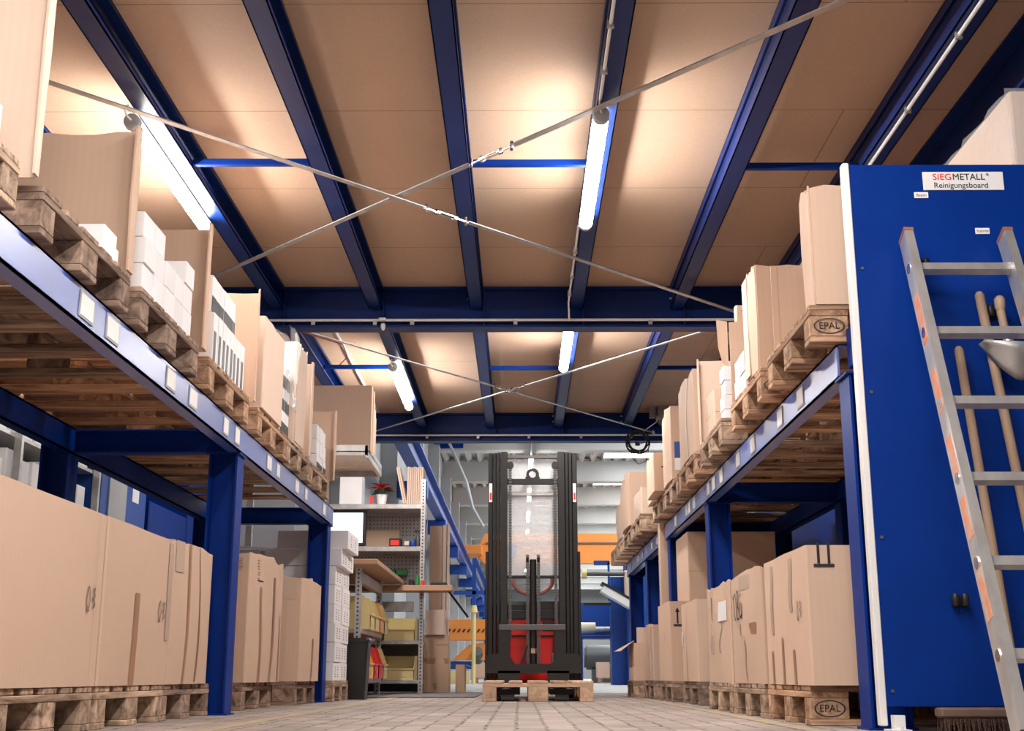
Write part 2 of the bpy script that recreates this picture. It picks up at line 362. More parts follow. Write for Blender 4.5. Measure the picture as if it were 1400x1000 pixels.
def girder(y, label, z0=2.64):
    g = MB(); x0, x1 = -4.95, 4.95
    g.box(x0, x1, y - .07, y + .07, z0, z0 + .014); g.box(x0, x1, y - .07, y + .07, Z_C - .02, Z_C - .002); g.box(x0, x1, y - .006, y + .006, z0 + .014, Z_C - .02)
    g.box(x0, x1, y - .02, y - .006, z0 + .014, z0 + .022)
    for xj in JX: g.box(xj + .1, xj + .108, y - .065, y + .065, z0 + .014, Z_C - .02)
    return tag(g.build('steel_girder', M['blue_steel']), label, 'girder')
girder(8.77, 'deep blue steel girder crossing the ceiling between near and far bays')
girder(13.28, 'blue steel girder at the far edge of the chipboard ceiling')
girder(-1.2, 'blue steel girder overhead behind the viewpoint')
for (xa, lb) in ((2.17, 'blue edge beam above the cleaning board, nearest the aisle'), (2.62, 'blue edge beam above the cleaning board, second from the aisle'), (3.2, 'blue edge beam above the cleaning board, farthest from the aisle')):
    tag(MB().box(xa, xa + .17, -4.9, 8.69, 2.66, 2.672).box(xa + .08, xa + .092, -4.9, 8.69, 2.672, 2.93).box(xa, xa + .17, -4.9, 8.69, 2.93, 2.942).build('edge_beam', M['blue_steel']), lb, 'steel beam', 'edge beams on the right')
tag(MB().box(-2.28, -2.18, 8.9, 13.2, 2.62, 2.632).box(-2.235, -2.225, 8.9, 13.2, 2.632, 2.93).build('edge_beam', M['blue']), 'bright blue beam above the far end of the left pallets', 'steel beam')
# joist tie bars
for (xa, xb, y, w_) in ((-1.72, -1.10, 6.08, 'left of the crossed braces'), (-.265, .365, 6.1, 'meeting the near centre lamp'), (1.2, 1.80, 6.15, 'on the right of the near bay'),
                        (-1.72, -1.10, 10.55, 'left in the far bay'), (-.265, .365, 10.6, 'in the middle of the far bay'), (1.2, 1.80, 10.6, 'on the right of the far bay')):
    tag(MB().box(xa, xb, y, y + .035, 2.79, 2.825, .004).build('tie_bar', M['blue']), 'thin blue tie bar between two joists ' + w_, 'tie bar', 'tie bars between joists')
# diagonal flat braces with turnbuckles
def brace(a, b, label, tpos, flat=(.035, .006)):
    a = Vector(a); b = Vector(b); d = (b - a).normalized(); L_ = (b - a).length
    t = thing('diagonal_brace', label, 'brace', tuple(a))
    def P(s): return tuple(d * s)
    c = tpos * L_
    MB().bar(P(0), P(c - .16), *flat).build('flat_bar', M['galv'], t)
    MB().bar(P(c + .16), P(L_), *flat).build('flat_bar', M['galv'], t)
    k = MB(); sd = d.cross(Vector((0, 0, 1))).normalized()
    for s_ in (-1, 1):
        o_ = sd * (.014 * s_); k.tube(Vector(P(c - .06)) + o_, Vector(P(c + .06)) + o_, .005, 8)
    k.tube(P(c - .075), P(c - .055), .017, 8); k.tube(P(c + .055), P(c + .075), .017, 8); k.tube(P(c - .17), P(c - .06), .006, 8); k.tube(P(c + .06), P(c + .17), .006, 8)
    for s_ in (-.15, .15): q = Vector(P(c + s_)); k.tube(q - Vector((0, 0, .022)), q + Vector((0, 0, .026)), .008, 6)
    k.build('turnbuckle', M['chrome'], t)
    for e in (.02, L_ - .02): q = Vector(P(e)); MB().tube(q - Vector((0, 0, .015)), q + Vector((0, 0, .02)), .014, 6).build('bolt', M['galv'], t)
brace((-2.45, 4.62, 2.715), (1.66, 8.68, 2.715), 'flat steel brace running from upper left to the right of the near bay', .495)
brace((1.75, 3.85, 2.73), (-2.60, 8.40, 2.73), 'flat steel brace running from the top right down to the left of the near bay', .435)
brace((-1.72, 8.95, 2.715), (1.45, 13.15, 2.715), 'thinner brace crossing the far bay from its near left corner', .50, (.03, .006))
brace((1.55, 8.95, 2.73), (-1.62, 13.2, 2.73), 'thinner brace crossing the far bay from its near right corner', .50, (.03, .006))

# ------------------------------------------------------------------ tube lamps, conduits
def tube_lamp(x, y0, y1, z, label, dz=0):
    L_ = y1 - y0; t = thing('tube_lamp', label, 'lamp', (x, y0, z), 0, 'tube lamps under the mezzanine')
    df = MB(); n_ = 24; v_ = [(.038 * math.cos(2 * math.pi * i / n_), yy, .038 * math.sin(2 * math.pi * i / n_)) for yy in (.05, L_ - .05) for i in range(n_)]
    for i in range(n_):
        df.mi = 1 if i < n_ // 2 else 0
        df.add([v_[i], v_[(i + 1) % n_], v_[n_ + (i + 1) % n_], v_[n_ + i]], [(0, 1, 2, 3)])
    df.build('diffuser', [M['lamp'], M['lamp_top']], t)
    for yy in (0, L_ - .05):
        MB().lathe([(.024, 0), (.038, .008), (.040, .05)] if yy == 0 else [(.040, 0), (.038, .042), (.024, .05)], (0, yy, 0), 20, 'y').build('end_cap', M['grey'], t, True)
    for yy in (.12, L_ - .12): MB().box(-.005, .005, yy - .01, yy + .01, .036, 2.785 - z, 0).build('hanger', M['galv'], t)
    MB().path([(0, 0, 0), (-.012, -.04, .01), (-.012, -.07, .035), (.0, -.05, 2.785 - z)], .0045).build('cable', M['white_metal'], t, True)
    return t
tube_lamp(.385, 5.36, 6.86, 2.735, 'lit tube lamp hanging over the aisle centre in the near bay')
tube_lamp(-1.84, 5.42, 6.90, 2.735, 'lit tube lamp over the left pallets in the near bay')
tube_lamp(.375, 8.98, 10.36, 2.735, 'lit tube lamp over the aisle centre in the far bay')
tube_lamp(-1.08, 10.25, 11.92, 2.735, 'lit tube lamp at left in the far bay above the brown cardboard bundle')
for (xx, yy, w_) in ((.385, 2.2, 'over the aisle just ahead of the viewpoint'), (.385, .2, 'over the aisle above the viewpoint'), (-.75, .9, 'added for light left of the aisle above the viewpoint'), (.385, -2.0, 'over the aisle behind the viewpoint'), (-.75, -1.4, 'added for light left of the aisle behind the viewpoint')):  # unseen left pair is added to keep the aisle boxes bright
    tube_lamp(xx, yy, yy + 1.5, 2.735, 'tube lamp outside the frame, ' + w_)
def conduit(pts, label, r=.009, clips=()):
    t = thing('conduit', label, 'conduit'); MB().path(pts, r).build('pipe', M['white_metal'], t, True)
    for c in clips: MB().box(c[0] - .014, c[0] + .014, c[1] - .008, c[1] + .008, c[2] - .02, c[2] + .018).build('clip', M['galv'], t)
conduit([(-1.9, 8.685, 2.69), (2.1, 8.685, 2.69)], 'pale conduit along the girder between the two bays', .010, [(x_, 8.685, 2.675) for x_ in (-1.5, -1.05, -.78, -.03, .95)])
conduit([(-2.0, 13.19, 2.70), (2.1, 13.19, 2.70)], 'pale conduit along the girder at the far ceiling edge', .010, [(x_, 13.19, 2.685) for x_ in (-1.0, -.45, .1, .66, 1.2)])
conduit([(.375, 3.0, 2.768), (.375, 5.28, 2.768)], 'pale conduit under the centre joist before the near centre lamp', .008, [(.375, y_, 2.77) for y_ in (4.6, 5.0)])
conduit([(.35, 6.95, 2.768), (.35, 8.5, 2.768), (.36, 8.66, 2.68), (.375, 8.7, 2.70)], 'pale conduit under the centre joist behind the near centre lamp', .007, [(.35, y_, 2.77) for y_ in (7.4, 7.9, 8.3)])
conduit([(1.83, 2.0, 2.768), (1.83, 8.6, 2.768)], 'long pale conduit under the joist above the right pallets', .009, [(1.83, y_, 2.77) for y_ in (3.5, 4.1, 4.7, 5.4, 6.1, 7.0)])
conduit([(-1.52, 8.9, 2.94), (-1.52, 13.1, 2.94)], 'pale cable duct on the ceiling at the left of the far bay', .012)

# ------------------------------------------------------------------ pallets
def make_pallet(k):
    wx, wy, wb = M['wx'][k]
    t = thing('euro_pallet', '', 'pallet')
    r = random.Random(hash(k) % 7 + 3)
    for j, (y0, w) in enumerate(((0, .145), (.1875, .1), (.3275, .145), (.5125, .1), (.655, .145))):
        MB().box(r.uniform(0, .006), 1.2 - r.uniform(0, .006), y0, y0 + w, .122, .144, .004).build('top_board', wx, t)
    for x0 in (0, .5275, 1.055):
        MB().box(x0, x0 + .145, 0, .8, .100, .122, .002).build('stringer_board', wy, t)
        for (y0, w) in ((0, .1), (.3275, .145), (.7, .1)):
            MB().box(x0 + .001, x0 + .144, y0 + .001, y0 + w - .001, .022, .100, .003).build('block', wb, t)
    for (y0, w) in ((0, .1), (.3275, .145), (.7, .1)):
        MB().box(0, 1.2, y0, y0 + w, 0, .022, .003).build('bottom_board', wx, t)
    return t
PROTO = {}
def pallet(k, loc, rz, label, group=None):
    if k not in PROTO:
        p = make_pallet(k); PROTO[k] = p; p.location = loc; p.rotation_euler = (0, 0, rz); p['label'] = label
        if group: p['group'] = group
        return p
    return dup(PROTO[k], loc, rz, label, group)
def stamp(p, x, y, z, s, face='y'):       # oval stamp with EPAL burnt into a block (sub-part)
    blk = [c for c in p.children if c.name.startswith('block')][0]
    n = 28; v = []; f = []
    for i in range(n):
        t_ = 2 * math.pi * i / n
        for q in (1, .9): v.append((x + .058 * s * q * math.cos(t_), y, z + .03 * s * q * math.sin(t_)))
    for i in range(n): j = (i + 1) % n; f.append((2 * i, 2 * j, 2 * j + 1, 2 * i + 1))
    b = MB(); b.add(v, f); b.build('stamp_ring', M['ink_grey'] if s < 1 else M['ink'], blk)
    text('stamp_text', 'EPAL', .036 * s, M['ink_grey'] if s < 1 else M['ink'], blk, (x, y, z), FACE_CAM, .0002)
# floor pallets left (aisle face at x = -1.44), pallets are 1.2 m deep away from the aisle
def left_pallet(k, y0, z, label, xf=-1.44, dz=0): return pallet(k, (xf - 1.2, y0, z), dz, label)
def right_pallet(k, y0, z, label, xf=1.07, dz=0): return pallet(k, (xf, y0, z), dz, label)
left_pallet('mid', 3.52, 0, 'worn wooden pallet under the nearest left floor carton')
left_pallet('mid', 4.375, 0, 'wooden pallet under the left floor carton with a brown tape strip')
left_pallet('dark', 5.18, 0, 'dark worn pallet under the creased left carton before the blue post', -1.45)
left_pallet('dark', 6.78, 0, 'dark pallet under the torn-topped carton behind the left blue post', -1.47)
left_pallet('dark', 8.08, 0, 'dark pallet under the narrower carton beside the white carton stack', -1.42)
left_pallet('mid', 9.12, 0, 'wooden pallet under the stack of white cartons', -1.33)
rp1 = right_pallet('warm', 4.76, 0, 'warm brown pallet with EPAL stamp under the nearest right floor carton')
right_pallet('mid', 5.60, 0, 'pallet under the handwritten right floor carton', 1.06)
right_pallet('mid', 6.43, 0, 'pallet under the torn right floor carton with a white sticker', 1.06)
right_pallet('dark', 7.96, 0, 'dark pallet under the floor carton with a narrow white label', 1.11)
right_pallet('dark', 9.03, 0, 'dark pallet under the carton printed with up arrows on the floor', 1.07)
right_pallet('dark', 10.04, 0, 'dark pallet under the carton with a folded white corner', 1.05)
right_pallet('mid', 10.88, 0, 'small far pallet under the carton with raised flaps', .96, 0).scale = (1, .75, 1)
stamp(rp1, .072, -.0012, .061, 1)
# upper pallets
ZR = 1.37
LU = [(2.28, 'mid', 'at the upper left corner, nearest on the left rack'), (3.25, 'dark', 'second from the near end on the left rack beam'), (4.18, 'dark', 'under the open carton with small white boxes on the left rack'), (5.17, 'warm', 'under the striped white packs on the left rack'), (6.2, 'warm', 'under the plain light carton on the left rack'), (7.02, 'mid', 'under the dark striped packs wrapped in film on the left rack'), (7.82, 'mid', 'at the far end of the left rack beam')]
for y0, k, w_ in LU: pallet(k, (-1.33 - 1.2, y0, ZR), 0, 'wooden pallet ' + w_)
RU = [(4.42, 'warm', 'with faint EPAL stamp beside the cleaning board on the right rack'), (5.38, 'warm', 'under the tall ridged carton on the right rack'), (6.50, 'mid', 'under the white box column on the right rack'), (7.50, 'warm', 'with EPAL stamp under the creased tall carton on the right rack'), (8.38, 'mid', 'under the tall carton with a blue label on the right rack'), (9.2, 'mid', 'under the hanging carton with arrows at the end of the near right rack')]
RPU = []
for y0, k, w_ in RU: RPU.append(pallet(k, (1.07, y0, ZR), 0, 'wooden pallet ' + w_))
stamp(RPU[0], .072, -.0012, .061, .95); stamp(RPU[3], .072, -.0012, .061, 1.0)
RU2 = [(10.35, 'mid', 'nearest on the far right rack'), (11.2, 'mid', 'in the middle of the far right rack'), (12.1, 'light', 'second from the far end of the far right rack'), (12.95, 'light', 'at the far end of the far right rack')]
for y0, k, w_ in RU2: pallet(k, (1.0, y0, ZR - .02), 0, 'wooden pallet ' + w_)
pallet('light', (.53, 9.25, 0), R(90), 'pale wooden pallet on the forks of the lift truck')

# ------------------------------------------------------------------ steel racks
def rack(name_label, side, xf, depth, posts, z0, z1, y_a, y_b, labels_at):
    # side -1: left of the aisle, +1: right; xf = x of the front beam face
    t = thing('pallet_rack', name_label, 'rack', (xf, y_a, 0))
    X = lambda d: side * d                # d metres away from the aisle
    def bx(m, d0, d1, y0, y1, a, b, c=0): m.box(min(X(d0), X(d1)), max(X(d0), X(d1)), y0 - y_a, y1 - y_a, a, b, c)
    for d, nm in ((0, 'front_beam'), (depth, 'rear_beam')):
        m = MB(); bx(m, d, d + .008, y_a, y_b, z0, z1); bx(m, d, d + .06, y_a, y_b, z0, z0 + .008); bx(m, d, d + .06, y_a, y_b, z1 - .008, z1)
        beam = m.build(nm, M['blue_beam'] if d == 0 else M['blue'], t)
        if d == 0: fb = beam
    for i, y in enumerate(posts):
        for d in (0.0, depth):
            m = MB(); top = z0 if d == 0 else z1
            bx(m, d + .012, d + .022, y, y + .14, 0, top); bx(m, d + .142, d + .152, y, y + .14, 0, top); bx(m, d + .02, d + .144, y + .064, y + .074, 0, top)
            bx(m, d + .0, d + .165, y - .01, y + .15, 0, .008); bx(m, d + .0, d + .165, y - .01, y + .15, top - .008, top)
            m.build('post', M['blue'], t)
        if i == 0 and side > 0 and y < 5:
            m = MB(); bx(m, .03, .15, y - .03, y + .065, top - .1, 1.415, .003); m.build('post_head', M['blue'], t)
        m = MB(); bx(m, .06, depth, y + .03, y + .11, z0 + .004, z0 + .012); bx(m, .06, depth, y + .03, y + .11, z1 - .012, z1 - .004); bx(m, .06, depth, y + .064, y + .074, z0 + .01, z1 - .01)
        m.build('cross_beam', M['blue'], t)
    for (y, w, h, dz) in labels_at:
        m = MB(); bx(m, -.004, -.0005, y, y + w, z0 + dz, z0 + dz + h, 0); m.mi = 1
        bx(m, -.0052, -.004, y + .008, y + w - .008, z0 + dz + .008, z0 + dz + h - .008)
        m.build('label_card', [M['grey'], M['paper'], M['ink_grey']], fb)
    return t
lab = [711 - u for u in (72, 113, 204, 238, 289, 306, 353, 367, 394, 408, 434)]
rack('blue steel pallet rack along the left side of the aisle', -1, -1.365, .83, [2.3, 5.995, 8.93], 1.24, 1.365, 1.0, 9.08,
     [(1752 * 1.365 / d - .06, .10 if i in (4, 5, 7, 9) else .13, .085, .02) for i, d in enumerate(lab)])
labr = [u - 711 for u in (1117, 1086, 1045, 1023, 998, 979, 987, 958, 947, 951, 931)]
rack('blue steel pallet rack on the right side, nearest the cleaning board', 1, 1.17, .83, [4.35, 7.80, 9.88], 1.24, 1.365, 4.45, 10.05,
     [(1752 * 1.17 / d - .05, .12, .085, .02) for d in labr])
rack('smaller blue pallet rack farther along the right side', 1, 1.15, .83, [11.5, 13.3], 1.21, 1.345, 10.2, 13.5,
     [(10.4 + .42 * i, .09, .07, .03) for i in range(7)])

# ------------------------------------------------------------------ cartons
SH = {}
ORD = ('first', 'second', 'third', 'fourth', 'fifth', 'sixth', 'seventh', 'eighth', 'ninth', 'tenth', 'eleventh', 'twelfth')
TIER = ('bottom', 'second', 'third', 'fourth', 'fifth', 'sixth')
def carton(label, x0, x1, y0, y1, z0, z1, m='card', bulge=.012, jag=0, seed=0, group=None, name='cardboard_box', rz=0, cat='box', open_top=False):
    r = random.Random(seed + int(1000 * abs(x0)) + int(y0 * 100))
    w, d, h = x1 - x0, y1 - y0, z1 - z0
    cx, cy = (x0 + x1) / 2, (y0 + y1) / 2
    nx, ny, nz = 8, 8, 7; cc = .006
    per = []
    for i in range(nx): per.append((-w / 2 + cc + (w - 2 * cc) * i / (nx - 1), -d / 2, 0, -1, i / (nx - 1)))
    for i in range(ny): per.append((w / 2, -d / 2 + cc + (d - 2 * cc) * i / (ny - 1), 1, 0, i / (ny - 1)))
    for i in range(nx): per.append((w / 2 - cc - (w - 2 * cc) * i / (nx - 1), d / 2, 0, 1, i / (nx - 1)))
    for i in range(ny): per.append((-w / 2, d / 2 - cc - (d - 2 * cc) * i / (ny - 1), -1, 0, i / (ny - 1)))
    n = len(per); b = MB(); v = []
    ph = [r.uniform(0, 6.28) for _ in range(8)]; am = [r.uniform(.2, 1) for _ in range(8)]
    for k in range(nz + 1):
        z = h * k / nz; zf = k / nz
        for (px, py, ax, ay, s) in per:
            q = bulge * math.sin(math.pi * s) * math.sin(math.pi * (.15 + .75 * zf)) * am[0] + bulge * .5 * math.sin(math.pi * s) * math.sin(9 * s + ph[1] + 2 * zf) * zf
            zz = z
            if k == nz and jag: zz += jag * (math.sin(6 * s + ph[2] + ax) * .5 + math.sin(17 * s + ph[3] + ay) * .35 + r.uniform(-.4, .4))
            v.append((px + ax * q, py + ay * q, zz))
    f = [(k * n + i, k * n + (i + 1) % n, (k + 1) * n + (i + 1) % n, (k + 1) * n + i) for k in range(nz) for i in range(n)]
    f.append(tuple(range(n - 1, -1, -1)))
    if jag or open_top:     # walls stand proud of the closed inner flaps
        o = len(v)
        for (px, py, ax, ay, s) in per: v.append((px * (1 - .012 / w * 2), py * (1 - .012 / d * 2), v[nz * n + len(v) - o][2] - .001))
        for (px, py, ax, ay, s) in per: v.append((px * (1 - .012 / w * 2), py * (1 - .012 / d * 2), h - (.05 + jag)))
        for i in range(n):
            j = (i + 1) % n; f.append((nz * n + i, nz * n + j, o + j, o + i)); f.append((o + i, o + j, o + n + j, o + n + i))
        f.append(tuple(range(o + n, o + 2 * n)))
    else: f.append(tuple(range(nz * n, nz * n + n)))
    b.add(v, f)
    o = b.build(name, M[m]); o.location = (cx, cy, z0); o.rotation_euler = (0, 0, rz)
    tag(o, label, cat, group); SH[o.name] = (w, d, h, bulge, am[0], ph[1])
    return o
def disp(o, s, a):
    w, d, h, bu, a0, p1 = SH[o.name]; s = min(max(s, 0), 1)
    return bu * math.sin(math.pi * s) * math.sin(math.pi * (.15 + .75 * a)) * a0 + bu * .5 * math.sin(math.pi * s) * math.sin(9 * s + p1 + 2 * a) * a
def patch(o, face, s0, s1, a0, a1, m, name='tape_strip', off=.0022, jag=0):
    """a thin flat patch on a carton side: s along the side in 0..1, a = height in 0..1"""
    w, d, h = SH[o.name][:3]; n = 8; v = []
    for k in range(n + 1):
        a = a0 + (a1 - a0) * k / n; jj = jag * math.sin(7 * k) 
        for s in (s0, s1):
            e = off + disp(o, 1 - s - jj if face == '-x' else s + jj, a)
            if face == '+x': p = (w / 2 + e, -d / 2 + d * (s + jj), h * a)
            elif face == '-x': p = (-w / 2 - e, -d / 2 + d * (s + jj), h * a)
            elif face == '-y': p = (-w / 2 + w * (s + jj), -d / 2 - e, h * a)
            v.append(p)
    b = MB(); b.add(v, [(2 * k, 2 * k + 1, 2 * k + 3, 2 * k + 2) for k in range(n)])
    return b.build(name, M[m], o)
def on_face(o, face, s, a, off=.0035):
    w, d, h = SH[o.name][:3]; off += disp(o, 1 - s if face == '-x' else s, a)
    if face == '+x': return (w / 2 + off, -d / 2 + d * s, h * a), FACE_PX
    if face == '-x': return (-w / 2 - off, -d / 2 + d * s, h * a), FACE_NX
    return (-w / 2 + w * s, -d / 2 - off, h * a), FACE_CAM
def mark(o, face, s, a, kind, size, m='ink'):
    loc, rot = on_face(o, face, s, a)
    e = bpy.data.objects.new('printed_mark', None)
    b = MB()
    def st(x0, y0, x1, y1, t=.006):
        t *= 1.5; dx, dy = x1 - x0, y1 - y0; l = math.hypot(dx, dy); nx_, ny_ = -dy / l * t / 2, dx / l * t / 2
        b.add([(x0 + nx_, y0 + ny_, 0), (x0 - nx_, y0 - ny_, 0), (x1 - nx_, y1 - ny_, 0), (x1 + nx_, y1 + ny_, 0)], [(0, 1, 2, 3)])
    S_ = size
    if kind == 'glass':       # recycling style emblem: loop triangle and fork/glass glyph
        for i in range(14):
            t0, t1 = 2 * math.pi * i / 14, 2 * math.pi * (i + 1) / 14
            fx = lambda t: (.18 * math.cos(t) * (1 - .35 * math.sin(t)), .42 * math.sin(t))
            st(S_ * (fx(t0)[0] - .35), S_ * fx(t0)[1], S_ * (fx(t1)[0] - .35), S_ * fx(t1)[1], S_ * .05)
        st(-S_ * .5, -S_ * .5, -S_ * .2, -S_ * .5, S_ * .07)
        for (p, q, u, w_) in ((.2, .3, .4, .1), (.4, .1, .25, -.05), (.25, -.05, .45, -.25), (.45, -.25, .2, -.4), (.2, .3, .3, .38), (.3, .38, .42, .3), (.2, -.1, .1, .05)): st(S_ * p, S_ * q, S_ * u, S_ * w_, S_ * .06)
    elif kind == 'up':        # two up arrows over a bar
        for x_ in (-.26, .26):
            st(S_ * x_, -S_ * .4, S_ * x_, S_ * .35, S_ * .07)
            b.add([(S_ * (x_ - .14), S_ * .28, 0), (S_ * (x_ + .14), S_ * .28, 0), (S_ * x_, S_ * .55, 0)], [(0, 1, 2)])
        st(-S_ * .5, -S_ * .5, S_ * .5, -S_ * .5, S_ * .08)
    elif kind == 'upcut':     # arrows whose heads reach over the box edge
        for x_ in (-.26, .26): st(S_ * x_, -S_ * .4, S_ * x_, S_ * .62, S_ * .09)
        st(-S_ * .52, -S_ * .5, S_ * .52, -S_ * .5, S_ * .1)
    elif kind == 'tris':
        for x_ in (-.3, .3): b.add([(S_ * (x_ - .22), -S_ * .2, 0), (S_ * (x_ + .22), -S_ * .2, 0), (S_ * x_, S_ * .25, 0)], [(0, 1, 2)])
    elif kind == 'hand':      # handwritten 10 Bü
        for (p, q, u, w_) in ((-.9, -.45, -.88, .4), (-.98, .25, -.88, .4)): st(S_ * p, S_ * q, S_ * u, S_ * w_, S_ * .05)
        for i in range(12):
            t0, t1 = 2 * math.pi * i / 12, 2 * math.pi * (i + 1) / 12
            st(S_ * (-.6 + .16 * math.cos(t0)), S_ * .42 * math.sin(t0), S_ * (-.6 + .16 * math.cos(t1)), S_ * .42 * math.sin(t1), S_ * .05)
        pts_ = [(-.25, -.4), (-.22, .5), (-.02, .42), (-.02, .15), (-.2, .02), (.05, -.1), (.02, -.38), (-.24, -.4)]
        for a_, c_ in zip(pts_, pts_[1:]): st(S_ * a_[0], S_ * a_[1], S_ * c_[0], S_ * c_[1], S_ * .05)
        pts_ = [(.22, .1), (.22, -.3), (.36, -.38), (.5, -.25), (.5, .12), (.52, -.4)]
        for a_, c_ in zip(pts_, pts_[1:]): st(S_ * a_[0], S_ * a_[1], S_ * c_[0], S_ * c_[1], S_ * .05)
        st(S_ * .27, S_ * .3, S_ * .29, S_ * .36, S_ * .06); st(S_ * .45, S_ * .3, S_ * .47, S_ * .36, S_ * .06)
    elif kind == 'scribble':
        for i in range(7): st(S_ * (-.4 + .02 * i), S_ * (.5 - .16 * i), S_ * (.3 + .05 * math.sin(5 * i)), S_ * (.5 - .16 * i + .04 * math.sin(3 * i)), S_ * .03)
    q = b.build('printed_mark', M[m], o); q.location = loc; q.rotation_euler = rot
    return q

XL = -1.44
b = carton('large plain carton at the lower left edge on the nearest floor pallet', -2.55, XL, 3.2, 4.335, .144, .72, 'card', .006, seed=1)
patch(b, '+x', .93, .932, 0, 1, 'card_edge', 'crease'); mark(b, '+x', .90, .50, 'glass', .085, 'ink_grey')
b = carton('light brown carton with a vertical brown tape strip on the left floor row', -2.6, XL, 4.36, 5.19, .144, .722, 'card', .008, seed=2)
patch(b, '+x', .40, .47, 0, .58, 'tape'); mark(b, '+x', .85, .50, 'glass', .085, 'ink_grey'); patch(b, '+x', .93, 1.0, .3, .98, 'tape_clear', 'tape_strip')
b = carton('creased left floor carton with torn rim just before the blue post', -2.6, XL - .005, 5.22, 5.89, .144, .735, 'card', .016, .012, seed=3)
patch(b, '+x', .32, .36, 0, 1, 'tape', jag=.01); patch(b, '+x', .62, .66, .02, 1, 'tape', jag=.008); patch(b, '+x', .05, .22, .78, 1.0, 'tape_clear')
b = carton('small carton half hidden behind the creased left floor carton', -2.10, -1.6, 6.17, 6.6, .5, .80, 'card', .006, seed=4)
sup = carton('plain carton under the half hidden one behind the left floor row', -2.10, -1.6, 6.165, 6.62, .0, .5, 'card_dark', .004, seed=9)
b = carton('tall carton with ragged top edge behind the left blue post', -2.6, -1.445, 6.80, 7.62, .144, .835, 'card', .03, .018, seed=5, rz=R(-2))
patch(b, '+x', .30, .36, 0, .75, 'tape', jag=.012); patch(b, '+x', .62, .68, .0, .85, 'tape', jag=.012); patch(b, '+x', .9, .94, 0, .55, 'tape'); mark(b, '+x', .25, .88, 'scribble', .1, 'ink_grey'); mark(b, '-y', .95, .9, 'scribble', .06, 'ink_grey')
patch(b, '+x', .22, .38, .79, .80, 'ink', 'printed_line')
b = carton('narrow carton with torn top corner beside the white carton stack', -2.4, -1.40, 8.08, 8.88, .144, .80, 'card', .02, .014, seed=6)
patch(b, '+x', .5, .56, 0, .42, 'tape', jag=.01); patch(b, '-y', .86, .97, .78, .98, 'tape_clear')
# stack of white cartons
def white_box(label, x0, x1, y0, y1, z0, z1, group, marks=False, name='white_carton', tape=False):
    o = MB().box(x0 - (x0 + x1) / 2, x1 - (x0 + x1) / 2, 0, y1 - y0, 0, z1 - z0, .003).build(name, M['white_card']); o.location = ((x0 + x1) / 2, y0, z0)
    tag(o, label, 'box', group)
    if marks:
        w = (x1 - x0) / 2
        m = MB()
        for i in range(5):
            for yy in (.3, .68):
                m.box(w + .0005, w + .001, (y1 - y0) * yy - .028, (y1 - y0) * yy + .028 - .008 * (i % 3), (z1 - z0) * (.2 + .13 * i), (z1 - z0) * (.2 + .13 * i) + .006)
        m.build('printed_text', M['ink_grey'], o)
    if tape: MB().box(-.03, .03, -.001, 0, 0, z1 - z0, 0).build('tape_strip', M['paper'], o)
    return o
G = 'white cartons stacked on the left floor pallet'
zz = .144; hs = [.13, .14, .135, .135, .14, .135]
for k, h_ in enumerate(hs):
    for i, (ya, yb) in enumerate(((9.13, 9.47), (9.49, 9.87))):
        j = rnd.uniform(-.012, .012)
        white_box('printed white carton on the %s of the stack, %s column' % (('bottom tier', 'second tier', 'third tier', 'fourth tier', 'fifth tier', 'sixth tier')[k], ('near', 'far')[i]), -1.93 + j, -1.33 + j, ya + abs(j), yb, zz + .001, zz + h_ - .001, G, True)
    white_box('white carton away from the aisle on the %s tier of the stack' % ('bottom', 'second', 'third', 'fourth', 'fifth', 'sixth')[k], -2.5, -1.96, 9.15, 9.85, zz + .001, zz + h_ - .001, G)
    zz += h_
white_box('taped white carton on the seventh tier of the white stack', -1.86, -1.30, 9.13, 9.47, zz + .001, zz + .125, None, True, tape=True)
white_box('white carton at the back of the seventh tier of the white stack', -1.86, -1.31, 9.49, 9.87, zz + .001, zz + .125, None, True)
white_box('single white carton topping the white stack below the monitor', -1.78, -1.26, 9.16, 9.76, zz + .126, zz + .26, None, True)
white_box('wide white carton left of the seventh tier of the white stack', -2.42, -1.9, 9.13, 9.70, zz + .001, zz + .12, None, tape=True)

# right floor row
XR = 1.07
b = carton('light carton with cut-off arrow print in the nearest right floor pallet', XR, 2.05, 4.70, 5.52, .144, .655, 'card', .010, seed=11)
mark(b, '-y', .068, .925, 'upcut', .075); mark(b, '-x', .17, .55, 'glass', .075, 'ink_grey')
for s_ in (.30, .56, .82): patch(b, '-x', s_, s_ + .045, .0, .36 if s_ == .56 else .26, 'tape')
patch(b, '-x', .30, .36, .55, .95, 'tape_clear', jag=.01); patch(b, '-x', .78, .84, .4, .95, 'tape_clear', jag=.01)
b = carton('right floor carton with black handwriting and a brown label', XR - .005, 2.1, 5.57, 6.37, .144, .655, 'card', .018, .012, seed=12)
mark(b, '-x', .62, .70, 'hand', .15); patch(b, '-x', .17, .62, .43, .53, 'tape', 'brown_label'); patch(b, '-x', .47, .5, .02, .38, 'tape_clear', jag=.02); patch(b, '-x', .35, .6, .84, .97, 'tape_clear')
b = carton('crumpled right floor carton with white sticker and torn patch', XR - .005, 2.1, 6.43, 7.2, .144, .65, 'card', .028, .014, seed=13)
patch(b, '-x', .12, .42, .62, .82, 'paper', 'white_sticker'); patch(b, '-x', .35, .85, .30, .62, 'tape_clear', jag=.04); patch(b, '-x', .7, .8, .66, .9, 'tape_clear', jag=.02)
b = carton('carton with orange-brown corner and tall white label on the right floor row', 1.11, 2.1, 7.98, 8.72, .144, .65, 'card', .02, .006, seed=14)
patch(b, '-x', .78, .93, .45, .63, 'paper', 'white_sticker'); patch(b, '-x', .55, .58, 0, .95, 'card_edge', 'crease')
